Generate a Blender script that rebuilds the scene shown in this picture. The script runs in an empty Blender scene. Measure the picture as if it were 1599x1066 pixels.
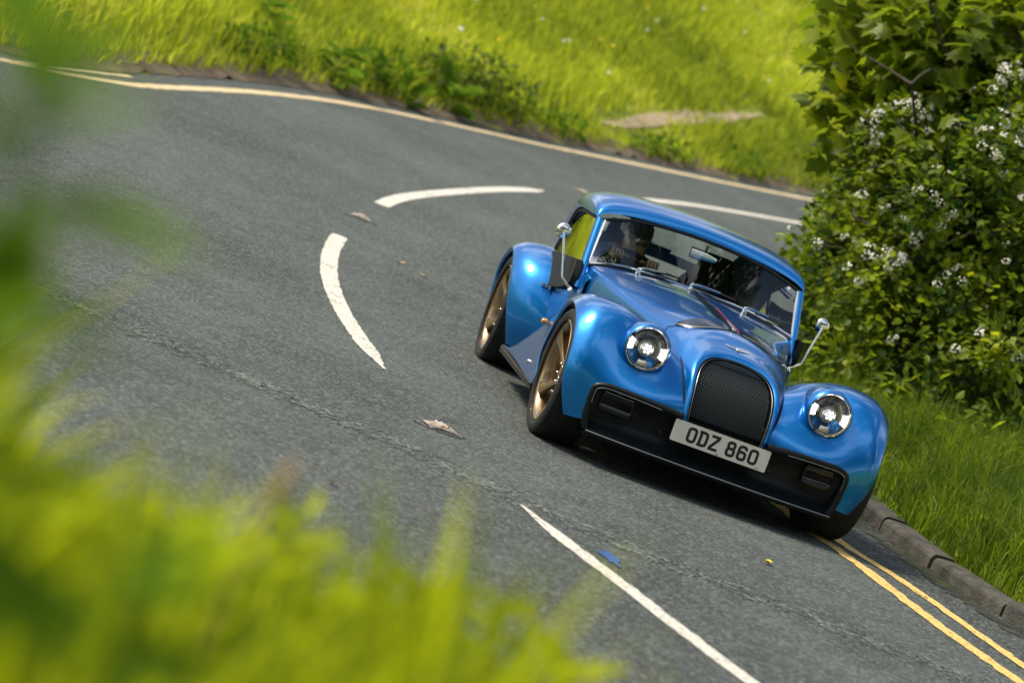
import bpy, bmesh, math, random
import numpy as np
from mathutils import Vector, Matrix
random.seed(7); rng = np.random.default_rng(11)
scene = bpy.context.scene
COL = scene.collection
R = math.radians

# ------------------------------------------------------------------ camera
CAM = np.array([-3.277, -13.9235, 1.667]); YAW, PITCH, ROLL, FPX = 0.15497, 0.089125, 0.36026, 4306.6
def cam_axes():
    f = np.array([math.sin(YAW)*math.cos(PITCH), math.cos(YAW)*math.cos(PITCH), -math.sin(PITCH)])
    rt = np.cross(f, [0, 0, 1]); rt /= np.linalg.norm(rt); up = np.cross(rt, f)
    c, s = math.cos(ROLL), math.sin(ROLL)
    return c*rt+s*up, -s*rt+c*up, f
RT, UP, FW = cam_axes()
cd = bpy.data.cameras.new('camera'); cam = bpy.data.objects.new('camera', cd); COL.objects.link(cam)
cam.matrix_world = Matrix(((RT[0], UP[0], -FW[0], CAM[0]), (RT[1], UP[1], -FW[1], CAM[1]), (RT[2], UP[2], -FW[2], CAM[2]), (0, 0, 0, 1)))
cd.sensor_width = 36; cd.lens = FPX*36/1599; cd.clip_start = .1; cd.clip_end = 2000
cd.dof.use_dof = True; cd.dof.focus_distance = 13.9; cd.dof.aperture_fstop = 2.5
scene.camera = cam

# ------------------------------------------------------------------ light
SUN = np.array([-.58, .12, .80]); SUN = SUN/np.linalg.norm(SUN)      # towards the sun
w = bpy.data.worlds.new('World'); scene.world = w; w.use_nodes = True
nt = w.node_tree; nt.nodes.clear()
def wn(t, **k):
    n = nt.nodes.new(t)
    for a, b in k.items(): setattr(n, a, b)
    return n
sky = wn('ShaderNodeTexSky', sky_type='NISHITA', sun_disc=False)
sky.sun_elevation = math.asin(SUN[2]); sky.sun_rotation = math.atan2(SUN[0], SUN[1])
sky.air_density = 1.2; sky.dust_density = 2.5
tc = wn('ShaderNodeTexCoord'); mp = wn('ShaderNodeMapping'); mp.inputs['Scale'].default_value = (1, 1, 2.2)
nz = wn('ShaderNodeTexNoise'); nz.inputs['Scale'].default_value = 2.1; nz.inputs['Detail'].default_value = 7; nz.inputs['Roughness'].default_value = .55
cr = wn('ShaderNodeValToRGB'); cr.color_ramp.elements[0].position = .50; cr.color_ramp.elements[1].position = .57
mx = wn('ShaderNodeMixRGB'); mx.inputs[2].default_value = (11, 11, 10.8, 1)
bg = wn('ShaderNodeBackground'); bg.inputs[1].default_value = .112
out = wn('ShaderNodeOutputWorld')
for a, b in ((tc.outputs['Generated'], mp.inputs[0]), (mp.outputs[0], nz.inputs[0]), (nz.outputs[0], cr.inputs[0]), (cr.outputs[0], mx.inputs[0]), (sky.outputs[0], mx.inputs[1]), (mx.outputs[0], bg.inputs[0]), (bg.outputs[0], out.inputs[0])):
    nt.links.new(a, b)
sl = bpy.data.lights.new('sun', 'SUN'); sl.energy = 3.4; sl.angle = R(15); sl.color = (1, .90, .72)
so = bpy.data.objects.new('sun', sl); COL.objects.link(so); so.location = (-10, 5, 20)
so.rotation_euler = Vector(SUN).to_track_quat('Z', 'Y').to_euler()
vs = scene.view_settings; vs.view_transform = 'Standard'; vs.look = 'None'; vs.gamma = 1; vs.exposure = 0.30
scene.cycles.use_denoising = True
scene.cycles.max_bounces = 6; scene.cycles.diffuse_bounces = 3; scene.cycles.transparent_max_bounces = 10; scene.cycles.caustics_reflective = False; scene.cycles.caustics_refractive = False
scene.cycles.sample_clamp_indirect = 6

# ------------------------------------------------------------------ helpers
def spl(P, n):
    """natural cubic spline through P (k,d), n samples, uniform parameter"""
    P = np.asarray(P, float); k = len(P)
    if k == 2: t = np.linspace(0, 1, n)[:, None]; return P[0]*(1-t)+P[1]*t
    A = np.eye(k); b = np.zeros_like(P)
    for i in range(1, k-1):
        A[i, i-1:i+2] = (1, 4, 1); b[i] = 6*(P[i-1]-2*P[i]+P[i+1])
    M = np.linalg.solve(A, b)
    t = np.linspace(0, k-1, n); i = np.minimum(t.astype(int), k-2); u = (t-i)[:, None]; v = 1-u
    return v*P[i]+u*P[i+1]+((v**3-v)*M[i]+(u**3-u)*M[i+1])/6
def loft(S, nu, nv):
    S = np.asarray(S, float)
    a = np.stack([spl(s, nv) for s in S])
    return np.stack([spl(a[:, j], nu) for j in range(nv)], 1)
def obj(name, me, parent=None, mat=None):
    o = bpy.data.objects.new(name, me); COL.objects.link(o)
    if parent is not None: o.parent = parent
    if mat is not None and len(me.materials) == 0: me.materials.append(mat)
    return o
def mesh(name, V, Fc, mat=None, smooth=True):
    me = bpy.data.meshes.new(name)
    me.from_pydata([tuple(map(float, v)) for v in V], [], [tuple(map(int, f)) for f in Fc])
    if smooth: me.polygons.foreach_set('use_smooth', [True]*len(me.polygons))
    if mat: me.materials.append(mat)
    me.update(); return me
def fast_mesh(name, V, loops, sizes, mat=None, smooth=False):
    me = bpy.data.meshes.new(name); V = np.asarray(V, np.float32); loops = np.asarray(loops, np.int32); sizes = np.asarray(sizes, np.int32)
    me.vertices.add(len(V)); me.vertices.foreach_set('co', V.ravel())
    me.loops.add(len(loops)); me.loops.foreach_set('vertex_index', loops)
    me.polygons.add(len(sizes)); me.polygons.foreach_set('loop_start', np.concatenate([[0], np.cumsum(sizes)[:-1]]).astype(np.int32))
    if smooth: me.polygons.foreach_set('use_smooth', np.ones(len(sizes), bool))
    if mat: me.materials.append(mat)
    me.update(calc_edges=True); me.validate(); return me
def grid(G, closed=False, keep=None, flip=False):
    m, n = G.shape[:2]; V = G.reshape(-1, 3); Fc = []
    for i in range(m-1):
        for j in range(n if closed else n-1):
            j2 = (j+1) % n; f = (i*n+j, i*n+j2, (i+1)*n+j2, (i+1)*n+j)
            if keep is not None and not keep(np.mean(V[list(f)], 0)): continue
            Fc.append(f[::-1] if flip else f)
    return V, Fc
def gobj(name, G, mat, parent=None, closed=False, keep=None, flip=False, smooth=True):
    V, Fc = grid(G, closed, keep, flip)
    return obj(name, mesh(name, V, Fc, mat, smooth), parent)
class MB:
    def __init__(s): s.V = []; s.F = []
    def add(s, V, Fc):
        n = len(s.V); s.V += [tuple(v) for v in V]; s.F += [tuple(i+n for i in f) for f in Fc]; return s
    def grid(s, G, closed=False, keep=None): V, Fc = grid(G, closed, keep); return s.add(V, Fc)
    def box(s, c, d, M=None):
        V = []
        for x in (-1, 1):
            for y in (-1, 1):
                for z in (-1, 1):
                    v = np.array([x*d[0]/2, y*d[1]/2, z*d[2]/2])
                    if M is not None: v = M@v
                    V.append(v+np.array(c))
        return s.add(V, [(0, 1, 3, 2), (4, 6, 7, 5), (0, 4, 5, 1), (2, 3, 7, 6), (0, 2, 6, 4), (1, 5, 7, 3)])
    def tube(s, P, r, n=8, cap=True):
        P = np.asarray(P, float); k = len(P); r = np.broadcast_to(r, (k,)); T = np.gradient(P, axis=0)
        T /= np.linalg.norm(T, axis=1)[:, None]+1e-9
        a = np.array([0, 0, 1.]) if abs(T[0][2]) < .9 else np.array([1., 0, 0]); G = []
        for i in range(k):
            u = np.cross(T[i], a); u /= np.linalg.norm(u); v = np.cross(u, T[i]); a = v
            G.append([P[i]+r[i]*(math.cos(t)*u+math.sin(t)*v) for t in np.linspace(0, 2*math.pi, n, endpoint=False)])
        G = np.array(G); b = len(s.V); s.grid(G, True)
        if cap: s.F.append(tuple(range(b, b+n))); s.F.append(tuple(range(b+(k-1)*n, b+k*n)))
        return s
    def lathe(s, prof, n=32, c=(0, 0, 0), axis='y'):
        """prof: (r, a) pairs; a runs along the axis"""
        G = []
        for r_, a_ in prof:
            row = []
            for t in np.linspace(0, 2*math.pi, n, endpoint=False):
                p = {'x': (a_, r_*math.cos(t), r_*math.sin(t)), 'y': (r_*math.cos(t), a_, r_*math.sin(t)), 'z': (r_*math.cos(t), r_*math.sin(t), a_)}[axis]
                row.append(np.array(p)+np.array(c))
            G.append(row)
        return s.grid(np.array(G), True)
    def mesh(s, name, mat, smooth=True): return mesh(name, s.V, s.F, mat, smooth)
    def obj(s, name, mat, parent=None, smooth=True, bevel=0, weld=False):
        o = obj(name, s.mesh(name, mat, smooth), parent)
        if bevel:
            b = o.modifiers.new('bevel', 'BEVEL'); b.width = bevel; b.segments = 2; b.limit_method = 'ANGLE'
        if smooth:
            bm = bmesh.new(); bm.from_mesh(o.data); bmesh.ops.remove_doubles(bm, verts=bm.verts, dist=1e-5); bmesh.ops.recalc_face_normals(bm, faces=bm.faces)
            for e in bm.edges:
                if len(e.link_faces) == 2 and e.calc_face_angle(0) > R(38): e.smooth = False
            bm.to_mesh(o.data); bm.free()
        return o
def tag(o, label=None, cat=None, group=None, kind=None):
    for k, v in (('label', label), ('category', cat), ('group', group), ('kind', kind)):
        if v: o[k] = v
    return o
def empty(name, loc=(0, 0, 0), rz=0):
    o = bpy.data.objects.new(name, None); COL.objects.link(o); o.location = loc; o.rotation_euler = (0, 0, rz); return o

# ------------------------------------------------------------------ materials
def mat(name, col=(.5, .5, .5), rough=.5, metal=0, coat=0, spec=.5, emit=None, es=0):
    m = bpy.data.materials.new(name); m.use_nodes = True; p = m.node_tree.nodes['Principled BSDF']
    p.inputs['Base Color'].default_value = (*col, 1); p.inputs['Roughness'].default_value = rough; p.inputs['Metallic'].default_value = metal
    p.inputs['Coat Weight'].default_value = coat; p.inputs['Coat Roughness'].default_value = .03; p.inputs['Specular IOR Level'].default_value = spec
    if emit: p.inputs['Emission Color'].default_value = (*emit, 1); p.inputs['Emission Strength'].default_value = es
    return m
def nodes(m): return m.node_tree.nodes, m.node_tree.links, m.node_tree.nodes['Principled BSDF']
def noise_mat(name, c1, c2, scale, rough=.8, bump=0, detail=6, lo=.35, hi=.65, metal=0, bscale=None, dist=.02, spec=.4):
    m = mat(name, c1, rough, metal, spec=spec); N, L, p = nodes(m)
    t = N.new('ShaderNodeTexCoord'); n = N.new('ShaderNodeTexNoise'); n.inputs['Scale'].default_value = scale; n.inputs['Detail'].default_value = detail
    r = N.new('ShaderNodeValToRGB'); r.color_ramp.elements[0].position = lo; r.color_ramp.elements[1].position = hi
    r.color_ramp.elements[0].color = (*c1, 1); r.color_ramp.elements[1].color = (*c2, 1)
    L.new(t.outputs['Object'], n.inputs[0]); L.new(n.outputs[0], r.inputs[0]); L.new(r.outputs[0], p.inputs['Base Color'])
    if bump:
        n2 = N.new('ShaderNodeTexNoise'); n2.inputs['Scale'].default_value = bscale or scale; n2.inputs['Detail'].default_value = 4
        b = N.new('ShaderNodeBump'); b.inputs['Strength'].default_value = bump; b.inputs['Distance'].default_value = dist
        L.new(t.outputs['Object'], n2.inputs[0]); L.new(n2.outputs[0], b.inputs['Height']); L.new(b.outputs[0], p.inputs['Normal'])
    return m
def leaf_mat(name, c1, c2, trans=.45, rough=.5, pscale=.35, c3=None, spec=.3):
    """two-tone foliage, each leaf its own tint, light passing through"""
    m = bpy.data.materials.new(name); m.use_nodes = True; N = m.node_tree.nodes; L = m.node_tree.links; N.clear()
    g = N.new('ShaderNodeNewGeometry'); tc = N.new('ShaderNodeTexCoord'); n = N.new('ShaderNodeTexNoise'); n.inputs['Scale'].default_value = pscale; n.inputs['Detail'].default_value = 3
    a = N.new('ShaderNodeMath'); a.operation = 'MULTIPLY_ADD'; a.inputs[1].default_value = .55
    s = N.new('ShaderNodeMath'); s.operation = 'MULTIPLY_ADD'; s.inputs[1].default_value = 1.5; s.inputs[2].default_value = -.55
    r = N.new('ShaderNodeValToRGB'); r.color_ramp.elements[0].color = (*c1, 1); r.color_ramp.elements[1].color = (*c2, 1); r.color_ramp.elements[0].position = .1; r.color_ramp.elements[1].position = .85
    if c3: e = r.color_ramp.elements.new(.97); e.color = (*c3, 1)
    L.new(tc.outputs['Object'], n.inputs[0]); L.new(n.outputs[0], s.inputs[0]); L.new(g.outputs['Random Per Island'], a.inputs[0]); L.new(s.outputs[0], a.inputs[2]); L.new(a.outputs[0], r.inputs[0])
    p = N.new('ShaderNodeBsdfPrincipled'); p.inputs['Roughness'].default_value = rough; p.inputs['Specular IOR Level'].default_value = spec
    t = N.new('ShaderNodeBsdfTranslucent'); x = N.new('ShaderNodeMixShader'); x.inputs[0].default_value = trans; o = N.new('ShaderNodeOutputMaterial')
    h = N.new('ShaderNodeHueSaturation'); h.inputs['Hue'].default_value = .502; h.inputs['Value'].default_value = 1.45
    L.new(r.outputs[0], p.inputs['Base Color']); L.new(r.outputs[0], h.inputs['Color']); L.new(h.outputs[0], t.inputs[0])
    L.new(p.outputs[0], x.inputs[1]); L.new(t.outputs[0], x.inputs[2]); L.new(x.outputs[0], o.inputs[0])
    return m
def glass_mat(name, tint=(.9, .95, .93), refl=1.0, ior=1.5):
    m = bpy.data.materials.new(name); m.use_nodes = True; N = m.node_tree.nodes; L = m.node_tree.links; N.clear()
    t = N.new('ShaderNodeBsdfTransparent'); t.inputs[0].default_value = (*tint, 1); g = N.new('ShaderNodeBsdfGlossy'); g.inputs['Roughness'].default_value = .005
    f = N.new('ShaderNodeFresnel'); f.inputs[0].default_value = ior; x = N.new('ShaderNodeMixShader'); o = N.new('ShaderNodeOutputMaterial')
    k = N.new('ShaderNodeMath'); k.operation = 'MULTIPLY'; k.inputs[1].default_value = refl; k.use_clamp = True
    L.new(f.outputs[0], k.inputs[0]); L.new(k.outputs[0], x.inputs[0]); L.new(t.outputs[0], x.inputs[1]); L.new(g.outputs[0], x.inputs[2]); L.new(x.outputs[0], o.inputs[0])
    return m
M = {}
def paint():
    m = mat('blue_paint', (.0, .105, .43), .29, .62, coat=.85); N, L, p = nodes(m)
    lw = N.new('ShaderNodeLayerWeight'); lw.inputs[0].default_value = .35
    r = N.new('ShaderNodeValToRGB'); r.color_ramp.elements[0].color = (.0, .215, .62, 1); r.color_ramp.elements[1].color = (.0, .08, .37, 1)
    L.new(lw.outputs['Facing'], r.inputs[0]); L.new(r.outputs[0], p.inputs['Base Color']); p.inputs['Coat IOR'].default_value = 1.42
    return m
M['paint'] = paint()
M['black'] = mat('satin_black', (.006, .009, .010), .42, 0, spec=.25)
M['gloss'] = mat('gloss_black', (.005, .008, .009), .16, 0, spec=.45)
M['matte'] = mat('matte_black', (.010, .013, .014), .75)
M['fabric'] = noise_mat('black_fabric', (.008, .011, .012), (.016, .02, .02), 300, .85, .2, bscale=600)
M['chrome'] = mat('chrome', (.80, .78, .72), .07, 1)
M['steel'] = mat('brushed_steel', (.55, .53, .50), .3, 1)
M['bronze'] = mat('bronze_wheel', (.37, .26, .155), .28, .9, coat=.4)
M['rubber'] = noise_mat('tyre_rubber', (.010, .012, .013), (.018, .021, .021), 60, .75, .1)
M['glass'] = glass_mat('clear_glass', (.86, .92, .88), 1.6)
M['lens'] = glass_mat('lamp_glass', (.97, .98, .97), 1.1)
M['white'] = noise_mat('plate_white', (.78, .74, .64), (.84, .80, .70), 8, .45)
M['ink'] = mat('plate_ink', (.008, .012, .012), .5)
M['lamp'] = mat('lamp_white', (.9, .9, .9), .4, emit=(1, .98, .95), es=3.5)
M['drl'] = mat('running_light', (.9, .9, .9), .4, emit=(1, .98, .96), es=4)
M['amber'] = mat('amber_lens', (.75, .28, .02), .15, 0, coat=1)
M['red'] = mat('red_strip', (.45, .02, .03), .4)
M['skin'] = noise_mat('skin', (.42, .25, .17), (.50, .30, .21), 25, .55)
M['jacket'] = noise_mat('dark_jacket', (.02, .025, .03), (.05, .055, .06), 14, .8, .3, bscale=40)
M['cap'] = mat('dark_cap', (.012, .014, .018), .8)
M['bark'] = noise_mat('bark', (.05, .04, .03), (.11, .09, .07), 30, .9, .6)

def worn(m, scale, lo, hi, big=None):
    """paint worn through to the surface below in specks and patches"""
    N, L, p = nodes(m); o = N['Material Output']; t = N.new('ShaderNodeTexCoord'); n = N.new('ShaderNodeTexNoise'); n.inputs['Scale'].default_value = scale; n.inputs['Detail'].default_value = 9; n.inputs['Roughness'].default_value = .72
    n2 = N.new('ShaderNodeTexNoise'); n2.inputs['Scale'].default_value = big or scale/9; n2.inputs['Detail'].default_value = 3
    a = N.new('ShaderNodeMath'); a.operation = 'MULTIPLY_ADD'; a.inputs[1].default_value = .5; r = N.new('ShaderNodeValToRGB'); r.color_ramp.elements[0].position = lo; r.color_ramp.elements[1].position = hi
    tr = N.new('ShaderNodeBsdfTransparent'); x = N.new('ShaderNodeMixShader'); L.new(t.outputs['Object'], n.inputs[0]); L.new(t.outputs['Object'], n2.inputs[0]); L.new(n2.outputs[0], a.inputs[0]); L.new(n.outputs[0], a.inputs[2]); L.new(a.outputs[0], r.inputs[0])
    L.new(r.outputs[0], x.inputs[0]); L.new(tr.outputs[0], x.inputs[1]); L.new(p.outputs[0], x.inputs[2]); L.new(x.outputs[0], o.inputs[0]); return m
# asphalt: aggregate speckle, worn bands, patches
def asphalt(name, base, lightness, seed, lanes=False):
    m = mat(name, base, .82, 0, spec=.35); N, L, p = nodes(m); t = N.new('ShaderNodeTexCoord')
    def nz(sc, d=4, ro=.6):
        n = N.new('ShaderNodeTexNoise'); n.inputs['Scale'].default_value = sc; n.inputs['Detail'].default_value = d; n.inputs['Roughness'].default_value = ro; L.new(t.outputs['Object'], n.inputs[0]); return n.outputs[0]
    def mm(op, a, b):
        k = N.new('ShaderNodeMath'); k.operation = op
        for i, v in enumerate((a, b)):
            if hasattr(v, 'links'): L.new(v, k.inputs[i])
            else: k.inputs[i].default_value = v
        return k.outputs[0]
    v = N.new('ShaderNodeTexVoronoi'); v.inputs['Scale'].default_value = 66; L.new(t.outputs['Object'], v.inputs[0])
    sep = N.new('ShaderNodeSeparateColor'); L.new(v.outputs['Color'], sep.inputs[0])
    st = mm('POWER', sep.outputs[0], 4.5)
    big = nz(.45, 3); mid = nz(3.5, 5)
    f = mm('ADD', mm('MULTIPLY', st, 1.0), mm('ADD', mm('MULTIPLY', big, .55), mm('MULTIPLY', mid, .35)))
    if lanes:      # wheel tracks polished paler, with the oil-darkened strip between them
        at = N.new('ShaderNodeAttribute'); at.attribute_name = 'across'; sw = mm('ADD', at.outputs['Fac'], mm('MULTIPLY', mm('SUBTRACT', nz(.35, 2), .5), .10))
        wr = N.new('ShaderNodeValToRGB'); wr.color_ramp.interpolation = 'B_SPLINE'; q = wr.color_ramp.elements; q[0].position = 0; q[0].color = (.25, .25, .25, 1); q[1].position = 1; q[1].color = (.2, .2, .2, 1)
        for ps, vl in ((.18, .55), (.30, .35), (.42, .62), (.53, .30), (.64, .66), (.75, .32), (.86, .62), (.94, .25)): x_ = q.new(ps); x_.color = (vl, vl, vl, 1)
        L.new(sw, wr.inputs[0]); f = mm('ADD', f, mm('MULTIPLY', mm('SUBTRACT', wr.outputs[0], .42), mm('MULTIPLY', nz(.9, 4), 1.1)))
    r = N.new('ShaderNodeValToRGB'); e = r.color_ramp.elements; e[0].position = .26; e[1].position = 1.0
    e[0].color = (*[c*.55 for c in base], 1); e[1].color = (*[min(1, c*lightness) for c in base], 1)
    L.new(f, r.inputs[0])
    warm = N.new('ShaderNodeMixRGB'); warm.blend_type = 'MULTIPLY'; warm.inputs[0].default_value = 1
    w2 = N.new('ShaderNodeValToRGB'); w2.color_ramp.elements[0].color = (1.06, .99, .93, 1); w2.color_ramp.elements[1].color = (.92, 1.0, 1.05, 1); w2.color_ramp.elements[0].position = .3; w2.color_ramp.elements[1].position = .7
    L.new(sep.outputs[1], w2.inputs[0]); L.new(r.outputs[0], warm.inputs[1]); L.new(w2.outputs[0], warm.inputs[2]); L.new(warm.outputs[0], p.inputs['Base Color'])
    b = N.new('ShaderNodeBump'); b.inputs['Strength'].default_value = .75; b.inputs['Distance'].default_value = .006
    L.new(mm('ADD', mm('MULTIPLY', v.outputs['Distance'], -1.0), mm('MULTIPLY', nz(160, 2), .6)), b.inputs['Height']); L.new(b.outputs[0], p.inputs['Normal'])
    return m
M['asphalt'] = asphalt('asphalt', (.036, .0415, .0395), 3.7, 0, True)
M['joint'] = asphalt('asphalt_joint', (.046, .052, .048), 5.0, 1)
M['patch'] = asphalt('bitumen_patch', (.085, .085, .08), 2.0, 2)
M['wpaint'] = noise_mat('white_road_paint', (.26, .25, .22), (.70, .67, .59), 45, .75, .5, 8, .30, .50, bscale=110, dist=.004)
M['ypaint'] = noise_mat('yellow_road_paint', (.30, .20, .06), (.76, .52, .17), 38, .75, .5, 8, .28, .5, bscale=110, dist=.004)
M['bluepaint'] = noise_mat('blue_spray_paint', (.01, .06, .22), (.02, .10, .35), 60, .7)
M['kerb'] = noise_mat('kerb_concrete', (.034, .033, .029), (.115, .107, .092), 7, .85, .5, 8, .3, .7, bscale=60)
M['moss'] = noise_mat('mossy_gutter', (.040, .043, .036), (.05, .062, .014), 6, .95, .6, 8, .42, .62, bscale=110)
M['soil'] = noise_mat('verge_soil', (.075, .055, .035), (.16, .12, .08), 5, .95, .6, 8, bscale=30)
worn(M['wpaint'], 42, .56, .66); worn(M['ypaint'], 38, .55, .66); worn(M['joint'], 16, .66, .80, 5); worn(M['moss'], 9, .62, .86, 2); M['yfar'] = worn(noise_mat('faded_yellow_paint', (.36, .28, .14), (.72, .58, .34), 38, .75, .3, 8, .28, .5), 38, .55, .66)
M['track'] = noise_mat('dirt_track', (.36, .27, .17), (.48, .37, .25), 5, .95, .4, 8, bscale=20)
M['ground'] = noise_mat('grass_ground', (.13, .17, .012), (.28, .31, .02), 1.2, .95, .5, 8, bscale=12)
M['grass_far'] = leaf_mat('hill_grass', (.145, .20, .012), (.54, .585, .035), .55, .75, .22, (.66, .58, .16))
M['grass_near'] = leaf_mat('verge_grass', (.035, .085, .008), (.25, .33, .014), .5, .5, 1.2, (.52, .46, .16))
M['grass_fore'] = leaf_mat('foreground_grass', (.030, .10, .020), (.63, .67, .006), .62, .85, 1.8, None, .06)
M['haw'] = leaf_mat('hawthorn_leaf', (.016, .050, .012), (.25, .33, .012), .48, .5, 2.3, (.48, .50, .015))
M['maple'] = leaf_mat('sycamore_leaf', (.05, .105, .012), (.29, .35, .010), .5, .40, 1.1, (.46, .45, .015))
M['weed'] = leaf_mat('broad_leaf', (.03, .085, .012), (.17, .28, .015), .5, .85, 2, None, .06)
M['tree'] = leaf_mat('woodland_leaf', (.015, .035, .010), (.05, .08, .014), .3, .5, .3)
M['petal'] = mat('white_petal', (.80, .78, .70), .6)
M['yellow'] = mat('yellow_petal', (.75, .52, .02), .6)
M['straw'] = mat('dry_leaf', (.42, .30, .15), .8)
M['trim'] = mat('dark_trim', (.22, .22, .21), .3, .9)
M['pj'] = mat('projector_lens', (.75, .75, .72), .15, .6, coat=1)
M['refl'] = mat('lamp_bowl', (.30, .30, .29), .16, .9)

# ------------------------------------------------------------------ terrain and road
def Fz(y):
    u = np.logaddexp(0, (np.asarray(y, float)-2.2)/.8)*.8
    return .035*u+.0012*np.minimum(u, 60)*u
def sm(a, lo, hi):
    t = np.clip((a-lo)/(hi-lo), 0, 1); return t*t*(3-2*t)
CEN = np.array([(1.9, -11), (.55, -8), (-.55, -5), (-.9, -3.8), (-1.22, -2.58), (-1.45, -1.12), (-1.62, .39), (-1.76, 2.46), (-1.76, 4.38), (-1.61, 6.1), (-1.38, 7.66), (-1.14, 8.98), (-.79, 10.42), (-.14, 12.38), (.48, 14.04), (1.04, 15.29), (1.63, 16.56), (2.58, 18.18), (3.49, 19.72), (4.42, 21.04), (5.41, 22.34), (7.5, 24.8), (10.5, 27.5), (15, 30.5)])
YEL = np.array([(-6.3, 5.2), (-5.6, 7.4), (-4.95, 8.75), (-4.44, 9.5), (-3.95, 10.2), (-3.44, 11.08), (-3, 12.31), (-2.36, 14.12), (-1.64, 15.79), (-.69, 17.42), (.62, 19.12), (1.57, 20.25), (3.16, 22.27), (4.56, 23.96), (6.17, 25.92), (8.5, 28.5), (12, 31.5), (16, 34.5)])
INN = np.array([(5.4, -11), (3.6, -7), (2.6, -4.2), (2.05, -2.5), (1.83, -1.6), (1.68, -.95), (1.56, -.4), (1.48, .2), (1.44, .9), (1.42, 1.8), (1.42, 3), (1.47, 5), (1.72, 7.5), (2.2, 9.6), (3, 11.8), (4.2, 14.4), (5.8, 17), (8, 19.8), (11, 22.6), (16, 26)])
def resamp(P, n):
    s = np.concatenate([[0], np.cumsum(np.linalg.norm(np.diff(P, axis=0), axis=1))]); t = np.linspace(0, s[-1], n)
    return np.stack([np.interp(t, s, P[:, k]) for k in range(P.shape[1])], 1)
def smooth_curve(P, n): return resamp(spl(P, 40*len(P)), n)
def offset(P, d):
    T = np.gradient(P, axis=0); T /= np.linalg.norm(T, axis=1)[:, None]; return P+d*np.stack([-T[:, 1], T[:, 0]], 1)
yel = smooth_curve(YEL, 240)
oedge = offset(yel, .38)
OUT = np.vstack([[(.2, -18), (-1.0, -14.5), (-1.55, -12), (-2.2, -9.5), (-3.9, -6.5), (-5.6, -3), (-6.6, 1), (-7.0, 3.5)], oedge[6:]])
OUTc = resamp(OUT, 170); INNc = smooth_curve(INN, 150)
def segdist(P, C):
    d = np.full(len(P), 1e9); A = C[:-1]; B = C[1:]; AB = B-A; L2 = (AB**2).sum(1)
    for i in range(0, len(P), 20000):
        q = P[i:i+20000, None]; t = np.clip(((q-A)*AB).sum(2)/L2, 0, 1); d[i:i+20000] = np.sqrt(((q-(A+t[..., None]*AB))**2).sum(2)).min(1)
    return d
POLY = np.vstack([OUTc, INNc[::-1]])
def inside(P):
    x, y = P[:, 0], P[:, 1]; r = np.zeros(len(P), bool); n = len(POLY)
    for i in range(n):
        a = POLY[i]; b = POLY[i-1]
        c = (a[1] > y) != (b[1] > y)
        if c.any(): r ^= c & (x < (b[0]-a[0])*(y-a[1])/(b[1]-a[1]+1e-12)+a[0])
    return r
def wob(P, f=1.0):
    x, y = P[:, 0]*f, P[:, 1]*f
    return .5*np.sin(1.3*x+.7*y)+.35*np.sin(2.9*x-1.7*y+1)+.25*np.sin(.6*x+3.3*y+2)+.2*np.sin(5.1*x+4.3*y)
def fields(P):
    P = np.asarray(P, float); do = segdist(P, OUTc); di = segdist(P, INNc); return do, di, np.where(inside(P), -1., 1.)*np.minimum(do, di)
HX0, HY0, HS_, HNX, HNY = -30., -22., .22, 330, 390
hp_ = np.stack(np.meshgrid(HX0+HS_*np.arange(HNX), HY0+HS_*np.arange(HNY)), -1).reshape(-1, 2)
HF = np.stack(fields(hp_), 1).reshape(HNY, HNX, 3)
def height(P):
    """ground height, signed distance outside the road (-1 on it), True on the outer side of the bend"""
    P = np.asarray(P, float); u = (P[:, 0]-HX0)/HS_; v = (P[:, 1]-HY0)/HS_; ok = (u > 0) & (u < HNX-1.01) & (v > 0) & (v < HNY-1.01)
    Fd = np.zeros((len(P), 3)); i = np.clip(u, 0, HNX-2).astype(int); j = np.clip(v, 0, HNY-2).astype(int); a = (np.clip(u, 0, HNX-1)-i)[:, None]; b = (np.clip(v, 0, HNY-1)-j)[:, None]
    Fd = (HF[j, i]*(1-a)+HF[j, i+1]*a)*(1-b)+(HF[j+1, i]*(1-a)+HF[j+1, i+1]*a)*b
    if (~ok).any(): Fd[~ok] = np.stack(fields(P[~ok]), 1)
    do, di, sd = Fd.T; y = P[:, 1]; ins = sd < 0
    wn_ = sm(y, -4, 7)
    up = .02+.34*sm(do, .05, .95)*wn_+.26*np.maximum(do-.7, 0)*wn_+(.66*sm(do, .0, .7)+.10*do)*(1-wn_)
    inn = -.05+.155*sm(di, .14, .40)+.10*di+.12*np.maximum(di-1.2, 0)
    up = 26*(1-np.exp(-up/26)); inn = 14*(1-np.exp(-inn/14))
    h = np.where(do < di, up+.06*wob(P, .9)*sm(do, .2, 1.5), inn+.03*wob(P)*sm(di, .3, 1.2))
    return Fz(np.minimum(y, 55))+np.where(ins, -.07, h), np.where(ins, -1, sd), do < di
def axis_pts(c, fine, lo, hi, step):
    a = list(np.arange(c-fine, c+fine+1e-6, step)); s = step; x = c+fine
    while x < hi: s *= 1.22; x += s; a.append(x)
    s = step; x = c-fine
    while x > lo: s *= 1.22; x -= s; a.insert(0, x)
    return np.array(a)
gx = axis_pts(1, 13, -420, 420, .24); gy = axis_pts(11, 24, -420, 520, .24)
GP = np.stack(np.meshgrid(gx, gy), -1).reshape(-1, 2)
gh, gd, _ = height(GP)
G = np.concatenate([GP, gh[:, None]], 1)
n_, m_ = len(gx), len(gy)
ii = (np.arange(m_-1)[:, None]*n_+np.arange(n_-1)).ravel()
ground = obj('ground', fast_mesh('ground', G, np.stack([ii, ii+1, ii+1+n_, ii+n_], 1).ravel(), np.full(len(ii), 4), M['ground'], True))
tag(ground, 'grassy ground of the hillside and the verges', kind='structure')
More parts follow.
